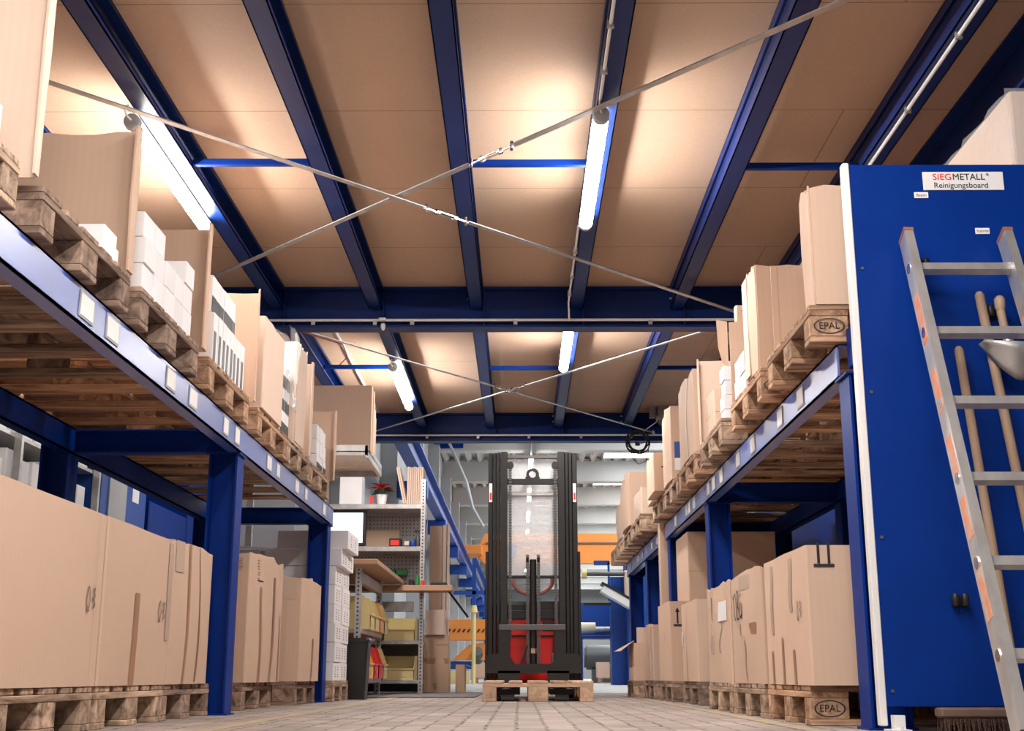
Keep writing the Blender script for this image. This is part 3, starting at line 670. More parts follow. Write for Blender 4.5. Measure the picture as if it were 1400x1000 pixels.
b = carton('tall carton with two up arrows behind the orange-brown carton on the right floor', XR, 1.95, 9.04, 9.82, .144, .70, 'card', .008, .004, seed=15)
mark(b, '-y', .095, .80, 'up', .12); mark(b, '-x', .4, .55, 'scribble', .06, 'ink_grey')
b = carton('pale right floor carton with folded corner', XR - .02, 1.9, 10.08, 10.78, .144, .58, 'card', .02, .01, seed=16); patch(b, '-x', .1, .25, 0, .95, 'tape_clear')
b = carton('low carton with raised open flaps at the end of the right floor row', .975, 1.75, 10.93, 11.44, .144, .46, 'card', .015, .012, seed=17)
MB().add([(-.38, -.25, .33), (-.38, .24, .30), (-.52, .22, .245), (-.50, -.24, .24)], [(0, 1, 2, 3)]).add([(-.38, -.25, .333), (-.38, .24, .303), (-.52, .22, .248), (-.50, -.24, .243)], [(0, 1, 2, 3)]).build('flap', M['card'], b)
MB().box(-.36, .36, -.25, -.244, .31, .44).build('flap', M['card_light'], b)
b = carton('brown carton standing against the far right rack post', 1.35, 1.75, 11.70, 11.74, 0, .80, 'card_dark', .002, seed=18)
# cardboard seen in the dark behind the right rack posts
b = carton('large brown carton stacked behind the right rack posts on the arrow carton', 1.22, 1.86, 9.10, 9.78, .705, 1.20, 'card', .004, seed=19); patch(b, '-y', 0, 1, .42, .43, 'card_edge', 'seam')
tag(MB().box(2.5, 4.8, 9.6, 13.2, 0, 2.35, .01).build('dark_machine_cabinet', M['blue']), 'deep blue cabinet in the shade behind the right rack', 'cabinet')  # invented block, its dark blue stands in for the unlit space there
carton('tall flat carton standing upright between the two right racks', 1.13, 1.24, 10.12, 10.22, .60, 1.72, 'card', .002, seed=20)

carton('slatted brown crate at the back of the right rack bay', 2.45, 3.3, 6.9, 7.9, 0, 1.25, 'card_dark', .004, seed=21)

# ------------------------------------------------------------------ open-fronted containers on the upper pallets
def container(label, side, xa, xb, y0, y1, z0, h, m='card', strips=(.06, .10), strip_h=(1, 1), near=True, seed=0, hfar=None):
    """cardboard walls; the aisle side is cut open apart from two corner strips"""
    r = random.Random(seed); t = .007
    o = thing('open_carton', label, 'box', (xa, y0, z0)); X = lambda d: side * d; D = abs(xb - xa); L_ = y1 - y0
    def wall(nm, p, q, hh, jag=.008, th=t):
        n = 14; v = []; px, py = p; qx, qy = q; l = math.hypot(qx - px, qy - py); nx_, ny_ = -(qy - py) / l * th / 2, (qx - px) / l * th / 2
        for k in range(n + 1):
            s = k / n; x_, y_ = px + (qx - px) * s, py + (qy - py) * s; wv = .006 * math.sin(5 * s + seed)
            top = hh + r.uniform(-jag, jag)
            for (sg) in (-1, 1):
                for (z_, e) in ((0, 0), (hh * .5, wv), (top, wv * .6)): v.append((x_ + nx_ * sg + nx_ / (th / 2) * e, y_ + ny_ * sg + ny_ / (th / 2) * e, z_))
        f = []
        for k in range(n):
            a, c = 6 * k, 6 * k + 6
            f += [(a, a + 1, c + 1, c), (a + 1, a + 2, c + 2, c + 1), (a + 3, c + 3, c + 4, a + 4), (a + 4, c + 4, c + 5, a + 5), (a + 2, a + 5, c + 5, c + 2), (a, c, c + 3, a + 3)]
        f += [(0, 3, 4, 1), (1, 4, 5, 2)]; e = 6 * n; f += [(e, e + 1, e + 4, e + 3), (e + 1, e + 2, e + 5, e + 4)]
        MB().add(v, f).build(nm, M[m], o)
    hf = hfar or h
    wall('side_wall', (X(.004), L_), (X(D), L_), hf, .006)
    wall('back_wall', (X(D), 0), (X(D), L_ - .01), h * .9)
    if near: wall('side_wall', (X(.004), 0), (X(D), 0), h)
    if strips[0]: wall('corner_strip', (X(0), .005), (X(0), strips[0]), h * strip_h[0], .02)
    if strips[1]: wall('corner_strip', (X(0), L_ - strips[1]), (X(0), L_ - .005), hf * strip_h[1], .012)
    return o
ZT = ZR + .144
c = container('huge pale open carton at the upper left corner on the left rack', -1, -1.33, -2.5, 2.30, 3.20, ZT, .75, 'card_light', (0, .035), near=False, seed=1)
c = container('open brown carton with folded wall behind it second on the left rack', -1, -1.33, -2.5, 3.28, 4.06, ZT, .525, 'card', (0, .06), near=False, seed=2)
c = container('open carton with taped top edge around the small white boxes on the left rack', -1, -1.33, -2.5, 4.2, 5.10, ZT, .55, 'card', (0, .07), near=False, seed=3)
for s_ in (.25, .62): MB().box(-s_ - .06, -s_, .8905, .892, .47, .552).build('tape_strip', M['tape_clear'], c)
c = container('open carton around the black striped packs on the left rack', -1, -1.33, -2.5, 5.18, 6.10, ZT, .575, 'card', (0, .04), near=False, seed=4)
c2 = carton('tall light carton with a plain front after the striped packs on the left rack', -2.3, -1.32, 6.22, 6.75, ZT, 2.00, 'card_light', .012, .006, seed=31)
c = container('narrow open carton with wavy torn edges late on the left rack', -1, -1.32, -2.4, 7.15, 7.72, ZT, .60, 'card_light', (.3, .05), seed=6)
c = container('last open carton with stacked packs at the far end of the left rack', -1, -1.31, -2.4, 7.95, 8.70, ZT, .36, 'card', (.0, .05), near=False, seed=7, hfar=.50)
# contents
def pack_row(label, group, n, y0, wy, x0, x1, z, h, m='white_card', striped=False, name='white_box', gap=.004, jit=.004, side=-1):
    for i in range(n):
        lb_ = label if n == 1 else label.replace('#', ORD[i])
        a = y0 + i * wy; j = rnd.uniform(-jit, jit)
        o = MB().box(-(x1 - x0) / 2, (x1 - x0) / 2, 0, wy - gap, 0, h, .002).build(name, M[m]); o.location = ((x0 + x1) / 2 + j, a, z + .001)
        tag(o, lb_, 'box', group)
        if striped:
            xx = -side * ((x1 - x0) / 2 + .001) * 1
            lo, hi = ((wy - gap) * .12, (wy - gap) * .62) if striped[1] > .5 else (.001, wy - gap - .001)
            MB().box(xx - .0006, xx + .0006, lo, hi, h * striped[0], h * striped[1]).build('dark_stripe', M['black'], o)
pack_row('small white box beside the torn flap of the upper left corner carton', None, 1, 2.90, .22, -1.75, -1.41, ZT, .175)
pack_row('lower small white box by the fold in the second open left carton', None, 1, 3.80, .16, -1.50, -1.35, ZT, .05)
pack_row('lidded small white box on top in the second open left carton', None, 1, 3.82, .13, -1.49, -1.35, ZT + .052, .045)
gg = 'small white boxes in the taped carton'
for lv in range(2): pack_row('# small white box of the %s row before the taped brown wall' % ('bottom', 'middle')[lv], gg, 5, 4.22, .135, -1.50, -1.345, ZT + lv * .10, .098)
pack_row('# small white box topping the rows before the taped brown wall', gg, 2, 4.22, .135, -1.50, -1.35, ZT + .20, .095)
pack_row('small white box on the far top of the rows before the taped brown wall', gg, 1, 4.76, .13, -1.50, -1.345, ZT + .20, .09)
gg = 'black striped white packs'
pack_row('# upright black striped white pack, lower row on the left rack', gg, 8, 5.25, .078, -1.52, -1.34, ZT, .22, striped=(.02, .62), name='striped_pack')
pack_row('# upright black striped white pack, upper row on the left rack', gg, 6, 5.25, .078, -1.60, -1.36, ZT + .222, .17, striped=(.02, .45), name='striped_pack')
gg = 'dark packs under clear film'
for lv in range(3): pack_row('# half dark pack in the %s layer beneath clear film' % ('bottom', 'middle', 'top')[lv], gg, 2, 6.86, .125, -1.6, -1.35, ZT + lv * .135, .13, striped=(.0, .5), name='striped_pack')
for lv in range(3): pack_row('# pack in the %s layer of the last open left carton' % ('dark bottom', 'middle', 'top')[lv], 'packs in the last left carton', 3, 8.15, .125, -1.6, -1.35, ZT + lv * .10, .097, striped=(.0, .5) if lv == 0 else None, name='striped_pack')
# film draped behind
def film(label, pts_rows, name='plastic_film'):
    b = MB(); n = len(pts_rows[0]); v = []
    for rI, row in enumerate(pts_rows):
        for i, p in enumerate(row): v.append((p[0] + rnd.uniform(-.012, .012), p[1] + rnd.uniform(-.012, .012), p[2] + rnd.uniform(-.012, .012)))
    f = [(a * n + i, a * n + i + 1, (a + 1) * n + i + 1, (a + 1) * n + i) for a in range(len(pts_rows) - 1) for i in range(n - 1)]
    o = b.add(v, f).build(name, M['film'], None, True); return tag(o, label, 'plastic film')
film('crumpled clear plastic film draped over the packs on the left rack', [[(-2.1 + .78 * i / 9, 6.90 + .2 * k / 5, ZT + .41 + .20 * (1 - k / 6) * (.6 + .4 * math.sin(i)) - (.0 if i < 9 else .25 * k / 5)) for i in range(10)] for k in range(6)])
film('clear plastic film hanging down over the packs on the aisle side of the left rack', [[(-1.31 + .01 * math.sin(3 * i), 6.86 + .28 * i / 8, ZT + .62 - .09 * k) for i in range(9)] for k in range(6)])

# right upper row
c = container('brown open-fronted carton beside the cleaning board on the right rack', 1, 1.095, 1.86, 4.42, 5.19, ZT, .465, 'card', (.13, .0), seed=41, hfar=.41)
for s_ in (.03, .10, .28): MB().box(s_, s_ + .004, .764, .766, 0, .40).build('fold_line', M['card_edge'], c)
b = carton('film wrapped carton high behind the cleaning board', 1.905, 2.75, 4.445, 5.22, ZT + .0, 2.385, 'card_light', .002, seed=42)
film('clear stretch film around the carton behind the cleaning board', [[(1.885, 4.43 + .8 * i / 9, ZT + .42 + .45 * k / 5) for i in range(10)] for k in range(6)])
film('clear stretch film on the near face of the carton behind the cleaning board', [[(1.885 + .86 * i / 9, 4.425, ZT + .42 + .45 * k / 5) for i in range(10)] for k in range(6)])
pallet('mid', (1.95 + .35, 4.43, ZT - .144), 0, 'wooden pallet hidden under the film wrapped carton')
c = container('tall open carton with a pale aisle flap on the second right rack pallet', 1, 1.075, 2.1, 5.42, 6.18, ZT, .485, 'card', (.26, .0), seed=43, hfar=.44)
MB().box(-.012, -.006, .16, .27, .01, .48).build('pale_flap', M['card_light'], c)
MB().add([(-.004, .76, .44), (-.06, .762, .45), (-.055, .762, .30), (-.035, .764, .22), (-.004, .764, .20)], [(0, 1, 2, 3, 4)]).build('torn_flap', M['card'], c)
pack_row('# lower white box before the torn flap on the second right pallet', 'white boxes on the second right pallet', 2, 5.86, .14, 1.09, 1.24, ZT, .10)
pack_row('# upper white box before the torn flap on the second right pallet', 'white boxes on the second right pallet', 2, 5.86, .14, 1.09, 1.23, ZT + .102, .10)
c = container('open carton with thin pale rim behind the white box column on the right rack', 1, 1.08, 2.2, 6.44, 7.33, ZT, .52, 'card_light', (.0, .03), near=False, seed=44)
for lv in range(4): pack_row('white box of the column, %s layer, third pallet on the right rack' % TIER[lv], 'white box column on the right rack', 1, 6.66, .13, 1.125 - .006 * (lv % 2), 1.24, ZT + lv * .081, .079)
b = carton('brown carton with two black triangles behind the torn flap', 1.13, 1.8, 6.24, 6.30, ZT, 2.06, 'card', .002, seed=45); mark(b, '-y', .09, .96, 'tris', .06)
b = carton('tall creased open-topped carton above the EPAL stamp on the right rack', 1.075, 2.1, 7.55, 8.24, ZT, 2.035, 'card', .018, .016, seed=46); patch(b, '-x', .3, .36, 0, 1, 'card_light', 'pale_flap')
for i_, z_ in enumerate((0, .132)): carton(('lower' if i_ == 0 else 'upper') + ' small carton before the creased tall carton on the right rack', 1.11, 1.35, 6.96, 7.28, ZT + z_, ZT + z_ + .13, 'card', .003, seed=60 + i_)
b = carton('tall creased carton with a blue label low on its side on the right rack', 1.065, 2.1, 8.62, 9.15, ZT, 2.04, 'card', .02, .012, seed=47)
patch(b, '-y', .02, .115, .28, .50, 'blue_far', 'blue_label'); patch(b, '-y', .02, .10, .12, .28, 'paper', 'white_label')
b = carton('small carton printed with up arrows leaning out over the right rack edge', 1.0, 1.45, 9.2, 9.72, ZT, 1.80, 'card', .008, .008, seed=48); mark(b, '-y', .22, .78, 'up', .085)
b = carton('carton with opened flaps behind the arrow carton on the right rack', 1.04, 1.6, 9.75, 10.1, ZT, 1.86, 'card_light', .02, .02, seed=49)
b = carton('bulging tall carton on the far right rack', .985, 1.9, 11.2, 11.95, ZT - .02, 1.98, 'card', .04, .02, seed=50)
b = carton('low carton on the nearest pallet of the far right rack', 1.02, 1.9, 10.4, 11.1, ZT - .02, 1.72, 'card_light', .02, .01, seed=51)
b = carton('tilting carton at the far end of the far right rack', 1.0, 1.8, 12.15, 12.8, ZT - .02, 1.84, 'card_light', .03, .02, seed=52)

# ------------------------------------------------------------------ cleaning board, ladder, tools
PY = 4.2
t = thing('cleaning_board', 'large blue metal cleaning tool board with a white edge trim on the right', 'tool board', (1.18, PY, .08))
MB().box(.012, 1.35, 0, .03, 0, 1.895, .003).build('panel', M['blue'], t)
MB().box(-.012, .012, -.006, .034, -.06, 1.90, .003).build('edge_trim', M['white_metal'], t)
for z_ in (.05, .55, 1.05, 1.5): MB().tube((.035, -.004, z_), (.035, 0, z_), .006, 8).build('screw', M['steel_dark'], t)
sg = MB().box(.275, .565, -.004, 0, 1.795, 1.865, .001).build('sign_plate', M['white_metal'], t)
text('sign_text', 'SIEG', .034, M['red_plastic'], sg, (.3095, -.0048, 1.844), FACE_CAM, align='LEFT', sx=1.05)
text('sign_text', 'METALL', .034, M['ink'], sg, (.381, -.0048, 1.844), FACE_CAM, align='LEFT', sx=.98)
text('sign_text', '®', .013, M['ink'], sg, (.508, -.0048, 1.853), FACE_CAM)
text('sign_text', 'Reinigungsboard', .0295, M['ink'], sg, (.41, -.0048, 1.812), FACE_CAM)
for (x0, z0, s_) in ((.24, 1.765, 'Besen'), (.447, 1.628, 'Kehrbl')):
    l_ = MB().box(x0, x0 + .05, -.003, 0, z0, z0 + .022).build('name_label', M['paper'], t); text('label_text', s_, .0155, M['ink_grey'], l_, (x0 + .025, -.0035, z0 + .0105), FACE_CAM)
def clip(x, z, y=0):
    c = MB(); c.box(x - .022, x + .022, y - .012, y, z - .022, z + .012, .003)
    for s_ in (-1, 1): c.lathe([(.010, -.02), (.013, -.015), (.013, .015), (.010, .02)], (x + s_ * .016, y - .026, z), 12)
    c.build('tool_clip', M['black'], t, True)
clip(.237, 1.507); clip(.48, 1.335); clip(.272, .341)
# tool handles hung on the board
def handle(label, x0, z0, x1, z1, r, nm='wooden_handle'):
    o = tag(MB().tube((x0, PY - .045, z0), (x1, PY - .055, z1), r, 14).tube((x0, PY - .045, z0), (x0 + (x0 - x1) * .006, PY - .045, z0 + .012), r, 14, r * .5).build(nm, M['hwood'], None, True), label, 'broom handle')
    return o
handle('worn wooden broom handle with its top nearest the ladder top', 1.603, 1.466, 1.72, .36, .0165)
handle('lower worn wooden handle left of the others behind the ladder', 1.514, 1.269, 1.602, .10, .0155)
sh = thing('dustpan_shovel', 'wooden handled metal shovel hanging at the right edge', 'shovel', (1.655, PY - .085, 0))
MB().tube((0, 0, 1.40), (.008, 0, 1.33), .014, 14).lathe([(.0145, 1.40), (.018, 1.412), (.018, 1.44), (.010, 1.45)], (0, 0, 0), 14).build('handle', M['hwood'], sh, True)
MB().tube((.008, 0, 1.345), (.02, -.005, 1.25), .012, 12, .021).build('socket', M['galv'], sh, True)
b = MB(); v = []; n = 14
for k in range(5):
    for i in range(n + 1):
        a = -1 + 2 * i / n; sp = (1 - abs(a) ** 1.6)
        v.append((.045 + a * .12, -.02 - .03 * sp + .012 * k, 1.275 - .012 * k * 0 - .125 * sp * k / 4 + .0 * a + .012 * abs(a)))
b.add(v, [(k * (n + 1) + i, k * (n + 1) + i + 1, (k + 1) * (n + 1) + i + 1, (k + 1) * (n + 1) + i) for k in range(4) for i in range(n)])
bl = b.build('blade', M['galv'], sh, True); sm = bl.modifiers.new('t', 'SOLIDIFY'); sm.thickness = .003
# broom on the floor
br = thing('broom_head', 'brown bristled broom head lying at the foot of the board', 'broom', (1.30, 4.02, 0))
MB().box(0, .42, -.03, .04, .052, .082, .006).build('wooden_back', mat('dark broom wood', (.16, .10, .075), .7, var=.4, nscale=9), br)
bb = MB()
for i in range(60):
    for j in range(5):
        x_, y_ = .01 + .4 * i / 59, -.025 + .06 * j / 4; bb.tube((x_, y_, .05), (x_ + rnd.uniform(-.006, .006), y_ + rnd.uniform(-.02, .012), .001), .0035, 4, .002)
bb.build('bristles', M['bristle'], br)
# white foot bracket at the trim
tag(MB().box(1.175, 1.24, 4.1, 4.19, 0, .012).box(1.2, 1.235, 4.15, 4.19, .012, .055).tube((1.21, 4.13, .012), (1.21, 4.13, .02), .01, 8).build('foot_bracket', M['white_metal']), 'white bracket on the floor at the foot of the board trim', 'bracket')
# ladder
ld = thing('ladder', 'aluminium ladder leaning against the blue cleaning board', 'ladder', (1.303, 3.358, 0))
LT = Vector((.052, .765, 1.668)); Ln = LT.length; ld_dir = LT.normalized()
ORS = mat('orange sticker', (.70, .20, .07), .5, col2=(.5, .4, .33), nscale=18); CAP = mat('rubber end cap', (.30, .11, .05), .6)
LN = Vector((0, -ld_dir.z, ld_dir.y))
def stile(xo, stickers):
    a = Vector((xo, 0, 0)); b_ = a + LT
    m = MB(); m.bar(a, b_, .030, .072, LN)
    m.mi = 1; m.bar(b_, b_ + ld_dir * .014, .033, .075, LN); m.mi = 2; m.bar(a, a + ld_dir * .03, .034, .078, LN)
    o = m.build('side_rail', [M['alu'], CAP, M['black']], ld)
    for (s0, s1) in stickers:
        d = Vector((-.0155, 0, 0)); MB().bar(a + ld_dir * s0 + d, a + ld_dir * s1 + d, .0008, .045, LN).build('warning_sticker', ORS, o)
    return o
stile(0, ((.36, .52), (.62, .76), (.84, .98), (1.08, 1.24), (1.36, 1.56))); stile(.345, ((1.30, 1.48), (.8, .95)))
for i in range(6):
    p = ld_dir * (.254 + .2863 * i)
    MB().bar(p + Vector((.012, 0, 0)), p + Vector((.333, 0, 0)), .030, .030, LN).build('rung', M['alu'], ld)
    for xo in (-.015, .330): MB().tube(p + Vector((xo - .003, 0, 0)), p + Vector((xo, 0, 0)), .018, 14).tube(p + Vector((xo - .0035, 0, 0)), p + Vector((xo - .003, 0, 0)), .011, 3).build('rung_collar', M['chrome'], ld)

# ------------------------------------------------------------------ pallet stacker truck
TY = 10.52
tr = thing('stacker_truck', 'red and black pallet stacker truck with tall black mast facing the camera', 'lift truck', (.11, TY, 0))
def sb(nm, x0, x1, y0, y1, z0, z1, m='black_metal', c=.004, par=None): return MB().box(x0, x1, y0, y1, z0, z1, c).build(nm, M[m], par or tr)
ZM = 2.045
for s in (-1, 1):
    m = MB()
    xs = sorted((s * .215, s * .375))
    for k, (a, w_, yo) in enumerate(((.215, .058, 0), (.276, .028, .02), (.307, .028, .045), (.338, .042, .07))):
        x_ = sorted((s * a, s * (a + w_))); m.box(x_[0], x_[1], yo, yo + .10, .10 + .0 * k, ZM - .0 * k, .004)
    m.build('mast_channel', M['black_metal'], tr)
    sb('mast_sticker', *sorted((s * .345, s * .372)), .066, .070, 1.62, 1.78, 'paper', 0); 
    MB().box(*sorted((s * .35, s * .366)), .064, .066, 1.64, 1.70).build('sticker_print', M['red_plastic'], tr)
    # load chains
    for nm_, xc, z0_, z1_ in (('outer_chain', .192, .46, 1.96), ('inner_chain', .046, .20, 1.16)):
        ch = MB(); zc = z0_
        while zc < z1_:
            ch.box(s * xc - .012, s * xc + .012, .01, .022, zc, zc + .016); ch.box(s * xc - .018, s * xc + .018, .022, .03, zc + .017, zc + .022); zc += .0235
        ch.build('lift_chain', M['steel_dark'], tr)
    MB().tube((s * .192, .0, 1.93), (s * .192, .05, 1.93), .03, 16).build('chain_pulley', M['black_metal'], tr, True)
    MB().tube((s * .046 - .012, .016, 1.14), (s * .046 + .012, .016, 1.14), .03, 16).build('chain_pulley', M['black_metal'], tr, True)
    sb('outer_plate', *sorted((s * .378, s * .40)), .05, .2, .12, 1.2, 'black_metal')
for z0_, z1_, yo, nm_, mm in ((2.0, 2.03, .08, 'top_crossbar', 'steel_dark'), (1.765, 1.815, .02, 'ring_crossbar', 'black_metal'), (1.68, 1.71, .10, 'crossbar', 'galv'), (.975, 1.0, .05, 'crossbar', 'black_metal')):
    sb(nm_, -.22, .22, yo, yo + .03, z0_, z1_, mm)
v = []; n = 20                                       # lifting eye
for i in range(n + 1):
    a = math.pi * i / n
    v.append((.055 * math.cos(a), .055 * math.sin(a) + .03)); 
outer = [(.075, 0)] + v + [(-.075, 0)]
b = MB(); vs = []; fs = []
for yy in (.02, .035):
    for i in range(24): a = 2 * math.pi * i / 24; q = (.055 * math.cos(a), .055 * math.sin(a) + .035); q = (q[0] * (1.35 if q[1] < .01 else 1), max(q[1], -.005)); vs.append((q[0], yy, 1.815 + q[1]))
    for i in range(24): a = 2 * math.pi * i / 24; vs.append((.028 * math.cos(a), yy, 1.85 + .028 * math.sin(a)))
for i in range(24):
    j = (i + 1) % 24
    fs += [(i, j, 24 + j, 24 + i), (48 + i, 72 + i, 72 + j, 48 + j), (i, 48 + i, 48 + j, j), (24 + i, 24 + j, 72 + j, 72 + i)]
b.add(vs, fs).build('lifting_eye', M['black_metal'], tr)
MB().tube((0, .04, .2), (0, .04, 1.13), .03, 20).build('lift_cylinder', M['black_metal'], tr, True)
MB().tube((0, .04, .36), (0, .04, .40), .031, 20).build('cylinder_collar', M['chrome'], tr, True)
# carriage
MB().box(-.285, .265, -.06, -.035, .545, .59, .003).build('carriage_bar', M['steel_dark'], tr)
for s in (-1, 1): sb('carriage_side', *sorted((s * .18 - .01, s * .28 - .01)), -.05, -.03, .3, .55)
pl = [(-.39, .20), (.39, .20), (.39, .33), (.36, .355), (.20, .355), (.17, .30), (.15, .275), (-.15, .275), (-.17, .30), (-.20, .355), (-.36, .355), (-.39, .33)]
m = MB(); 
for seg in (([(-.39, .20), (-.15, .20), (-.15, .275), (-.17, .30), (-.20, .355), (-.36, .355), (-.39, .33)]), [(-.15, .20), (.15, .20), (.15, .275), (-.15, .275)], [(.15, .20), (.39, .20), (.39, .33), (.36, .355), (.20, .355), (.17, .30), (.15, .275)]): m.prism(seg, -.09, -.05)
m.build('carriage_plate', M['black_metal'], tr)
for s in (-1, 1):
    fk = MB().box(s * .2 - .09, s * .2 + .09, -1.10, -.09, .045, .09, .004).box(s * .2 - .09, s * .2 + .09, -.09, -.05, .045, .22).build('fork', M['black_metal'], tr)
    MB().tube((s * .2 - .05, -1.0, .041), (s * .2 + .05, -1.0, .041), .04, 14).build('load_roller', M['grey'], fk, True)
# body behind the mast
sb('truck_body', -.36, .36, .26, 1.05, .12, .66, 'red', .03)
sb('body_band', -.35, .35, .24, .262, .645, .72, 'black', .005)
sb('battery_cover', -.36, .36, .28, .95, .66, .80, 'black', .03)
sb('body_seam', -.34, .34, .254, .262, .50, .515, 'black', 0)
sb('control_panel', .08, .20, .245, .262, .55, .635, 'black', .003)
sb('front_box', .15, .24, -.0, .1, .22, .36, 'steel_dark', .004)
MB().bar((-.12, 0, .22), (-.05, .01, .42), .014, .014).build('hose', M['rubber'], tr)
MB().path([(.17 * math.cos(2 * math.pi * i / 28), .3, .98 + .12 * math.sin(2 * math.pi * i / 28)) for i in range(28)], .02, 8, True).build('tiller_ring', mat('pink grey ring', (.55, .25, .22), .5), tr, True)
gl = sb('protective_screen', -.215, .215, .13, .136, 1.0, 2.0, 'plexi', 0)
for s in (-1, 1): MB().tube((s * .3 - .03, .15, .06), (s * .3 + .03, .15, .06), .06, 18).build('wheel', M['rubber'], tr, True)
MB().tube((-.04, .9, .1), (.04, .9, .1), .1, 20).build('wheel', M['rubber'], tr, True)

# ------------------------------------------------------------------ packing benches and shelving
def perforated(m, x0, x1, y0, y1, z0, z1, face='y'):
    m.mi = 0; m.box(x0, x1, y0, y1, z0, z1); m.mi = 1; z = z0 + .03
    while z < z1 - .02:
        if face == 'y': m.box((x0 + x1) / 2 - .007, (x0 + x1) / 2 + .007, y0 - .0012, y0, z, z + .014)
        else: m.box(x1, x1 + .0012, (y0 + y1) / 2 - .007, (y0 + y1) / 2 + .007, z, z + .014)
        z += .034
def upright(x, y, z1, par, w=.04, face='y'):
    m = MB(); perforated(m, x, x + w, y, y + w, 0.012, z1, face); return m.build('upright', [M['galv'], M['black']], par)
BW = thing('shelving_unit', 'grey steel shelving unit with perforated back standing behind the benches', 'shelf', (0, 0, 0))
for x_ in (-2.05, -1.005): upright(x_, 12.6, 2.13 if x_ > -1.5 else 1.95, BW, .045)
for (z_, nm) in ((1.83, 'shelf_board'), (1.40, 'shelf_board')):
    MB().box(-2.0, -.99, 12.62, 13.12, z_, z_ + .05, .004).build(nm, M['galv'], BW)
MB().box(-2.0, -.99, 13.12, 13.13, 1.05, 1.83).build('perforated_back', M['peg'], BW)
MB().box(-2.0, -.99, 13.13, 13.14, .02, .75).build('back_panel', M['steel_dark'], BW)
MB().prism([(12.65, 1.45), (13.1, 1.45), (13.1, 1.8)], -.975, -.97, 'x').prism([(12.65, 1.08), (13.1, 1.08), (13.1, 1.38)], -.975, -.97, 'x').build('side_panel', M['grey'], BW)
for z_ in (.52, .14): MB().box(-2.0, -.99, 12.62, 13.12, z_ - .035, z_, .003).build('shelf_board', M['galv'], BW)
MB().box(-1.9, -1.06, 12.6, 12.63, .80, .90, .003).build('drawer_front', M['galv'], BW)
b2 = thing('work_bench', 'beech topped bench crossing in front of the perforated shelving', 'bench', (0, 0, 0))
MB().box(-2.0, -.66, 12.28, 12.59, .985, 1.04, .004).build('worktop', M['top_wood'], b2)
MB().bar((-.70, 12.45, .985), (-.52, 12.65, .75), .015, .015).build('brace_strut', M['black'], b2)
bA = thing('packing_bench', 'beech topped packing bench end-on to the camera by the white carton stack', 'bench', (0, 0, 0))
MB().box(-2.2, -1.14, 10.05, 12.3, 1.05, 1.09, .004).build('worktop', M['top_wood'], bA)
for (x_, y_) in ((-1.36, 10.4), (-1.36, 11.95), (-2.1, 10.4), (-2.1, 11.95)): upright(x_, y_, 1.05, bA, .05)
MB().box(-1.36, -1.31, 10.45, 11.95, .93, 1.02, .003).build('side_rail', M['galv'], bA)
for z_ in (.12, .52): MB().box(-2.1, -1.3, 10.42, 11.98, z_, z_ + .035, .003).build('shelf_board', M['galv'], bA)
# storage bins
def bin_(label, x, y, z, w, d, h, m, rz, group):
    o = thing('storage_bin', label, 'storage bin', (x, y, z), rz, group)     # open front towards local -y
    t = .006; k = MB()
    k.box(0, w, 0, d, 0, t); k.box(0, w, d - t, d, t, h)
    for x0 in (0, w - t): k.prism([(0, t), (d, t), (d, h), (d * (.35 if rz == 0 else .14), h), (0, h * .45)], x0, x0 + t, 'x')
    k.box(0, w, 0, t, t, h * .45); k.box(-.004, w + .004, -.012, .004, h * .42, h * .47)
    k.build('bin_body', M[m], o)
    MB().box(w * .25, w * .75, -.004, -.001, h * .12, h * .30).build('label_slot', M[m], o)
    return o
bin_('wide yellow storage bin on the upper shelf below the crossing bench', -1.36, 12.66, .521, .31, .4, .235, 'yellow', 0, None)
bin_('wide yellow storage bin on the lower shelf below the crossing bench', -1.36, 12.66, .141, .31, .4, .235, 'yellow', 0, None)
bin_('second yellow bin mostly hidden on the upper bench shelf', -1.70, 12.66, .521, .31, .4, .235, 'yellow', 0, None)
bin_('second yellow bin mostly hidden on the lower bench shelf', -1.70, 12.66, .141, .31, .4, .235, 'yellow', 0, None)
for zlev, cols in ((.556, ('yellow', 'yellow', 'yellow_orange', 'yellow')), (.156, ('yellow_orange', 'red_plastic', 'red_plastic', 'yellow'))):
    for i, cm in enumerate(cols):
        bin_('%s bin, %s along the %s shelf of the packing bench' % ({'yellow': 'yellow', 'yellow_orange': 'amber', 'red_plastic': 'red'}[cm], ('first', 'second', 'third', 'fourth')[i], 'upper' if zlev > .3 else 'lower'), -1.24, 10.52 + i * .37, zlev, .30, .4, .27, cm, R(90), 'tilted bins in the packing bench')
# trash bin
tb = thing('waste_bin', 'black plastic waste bin beside the white carton stack', 'waste bin', (-1.30, 10.12, 0))
def rrect(w, d, z): return [(x * w, y * d, z) for x, y in ((-.42, -.5), (.42, -.5), (.5, -.42), (.5, .42), (.42, .5), (-.42, .5), (-.5, .42), (-.5, -.42))]
def loft(loops):
    b = MB(); v = [p for l in loops for p in l]; n = len(loops[0]); f = [(k * n + i, k * n + (i + 1) % n, (k + 1) * n + (i + 1) % n, (k + 1) * n + i) for k in range(len(loops) - 1) for i in range(n)]
    f += [tuple(range(n - 1, -1, -1)), tuple(range((len(loops) - 1) * n, len(loops) * n))]; b.add(v, f); return b
loft([rrect(.17, .2, 0), rrect(.21, .25, .44)]).build('bin_body', M['black'], tb)
loft([rrect(.23, .27, .441), rrect(.23, .27, .455), rrect(.21, .25, .47)]).build('lid', M['black'], tb)
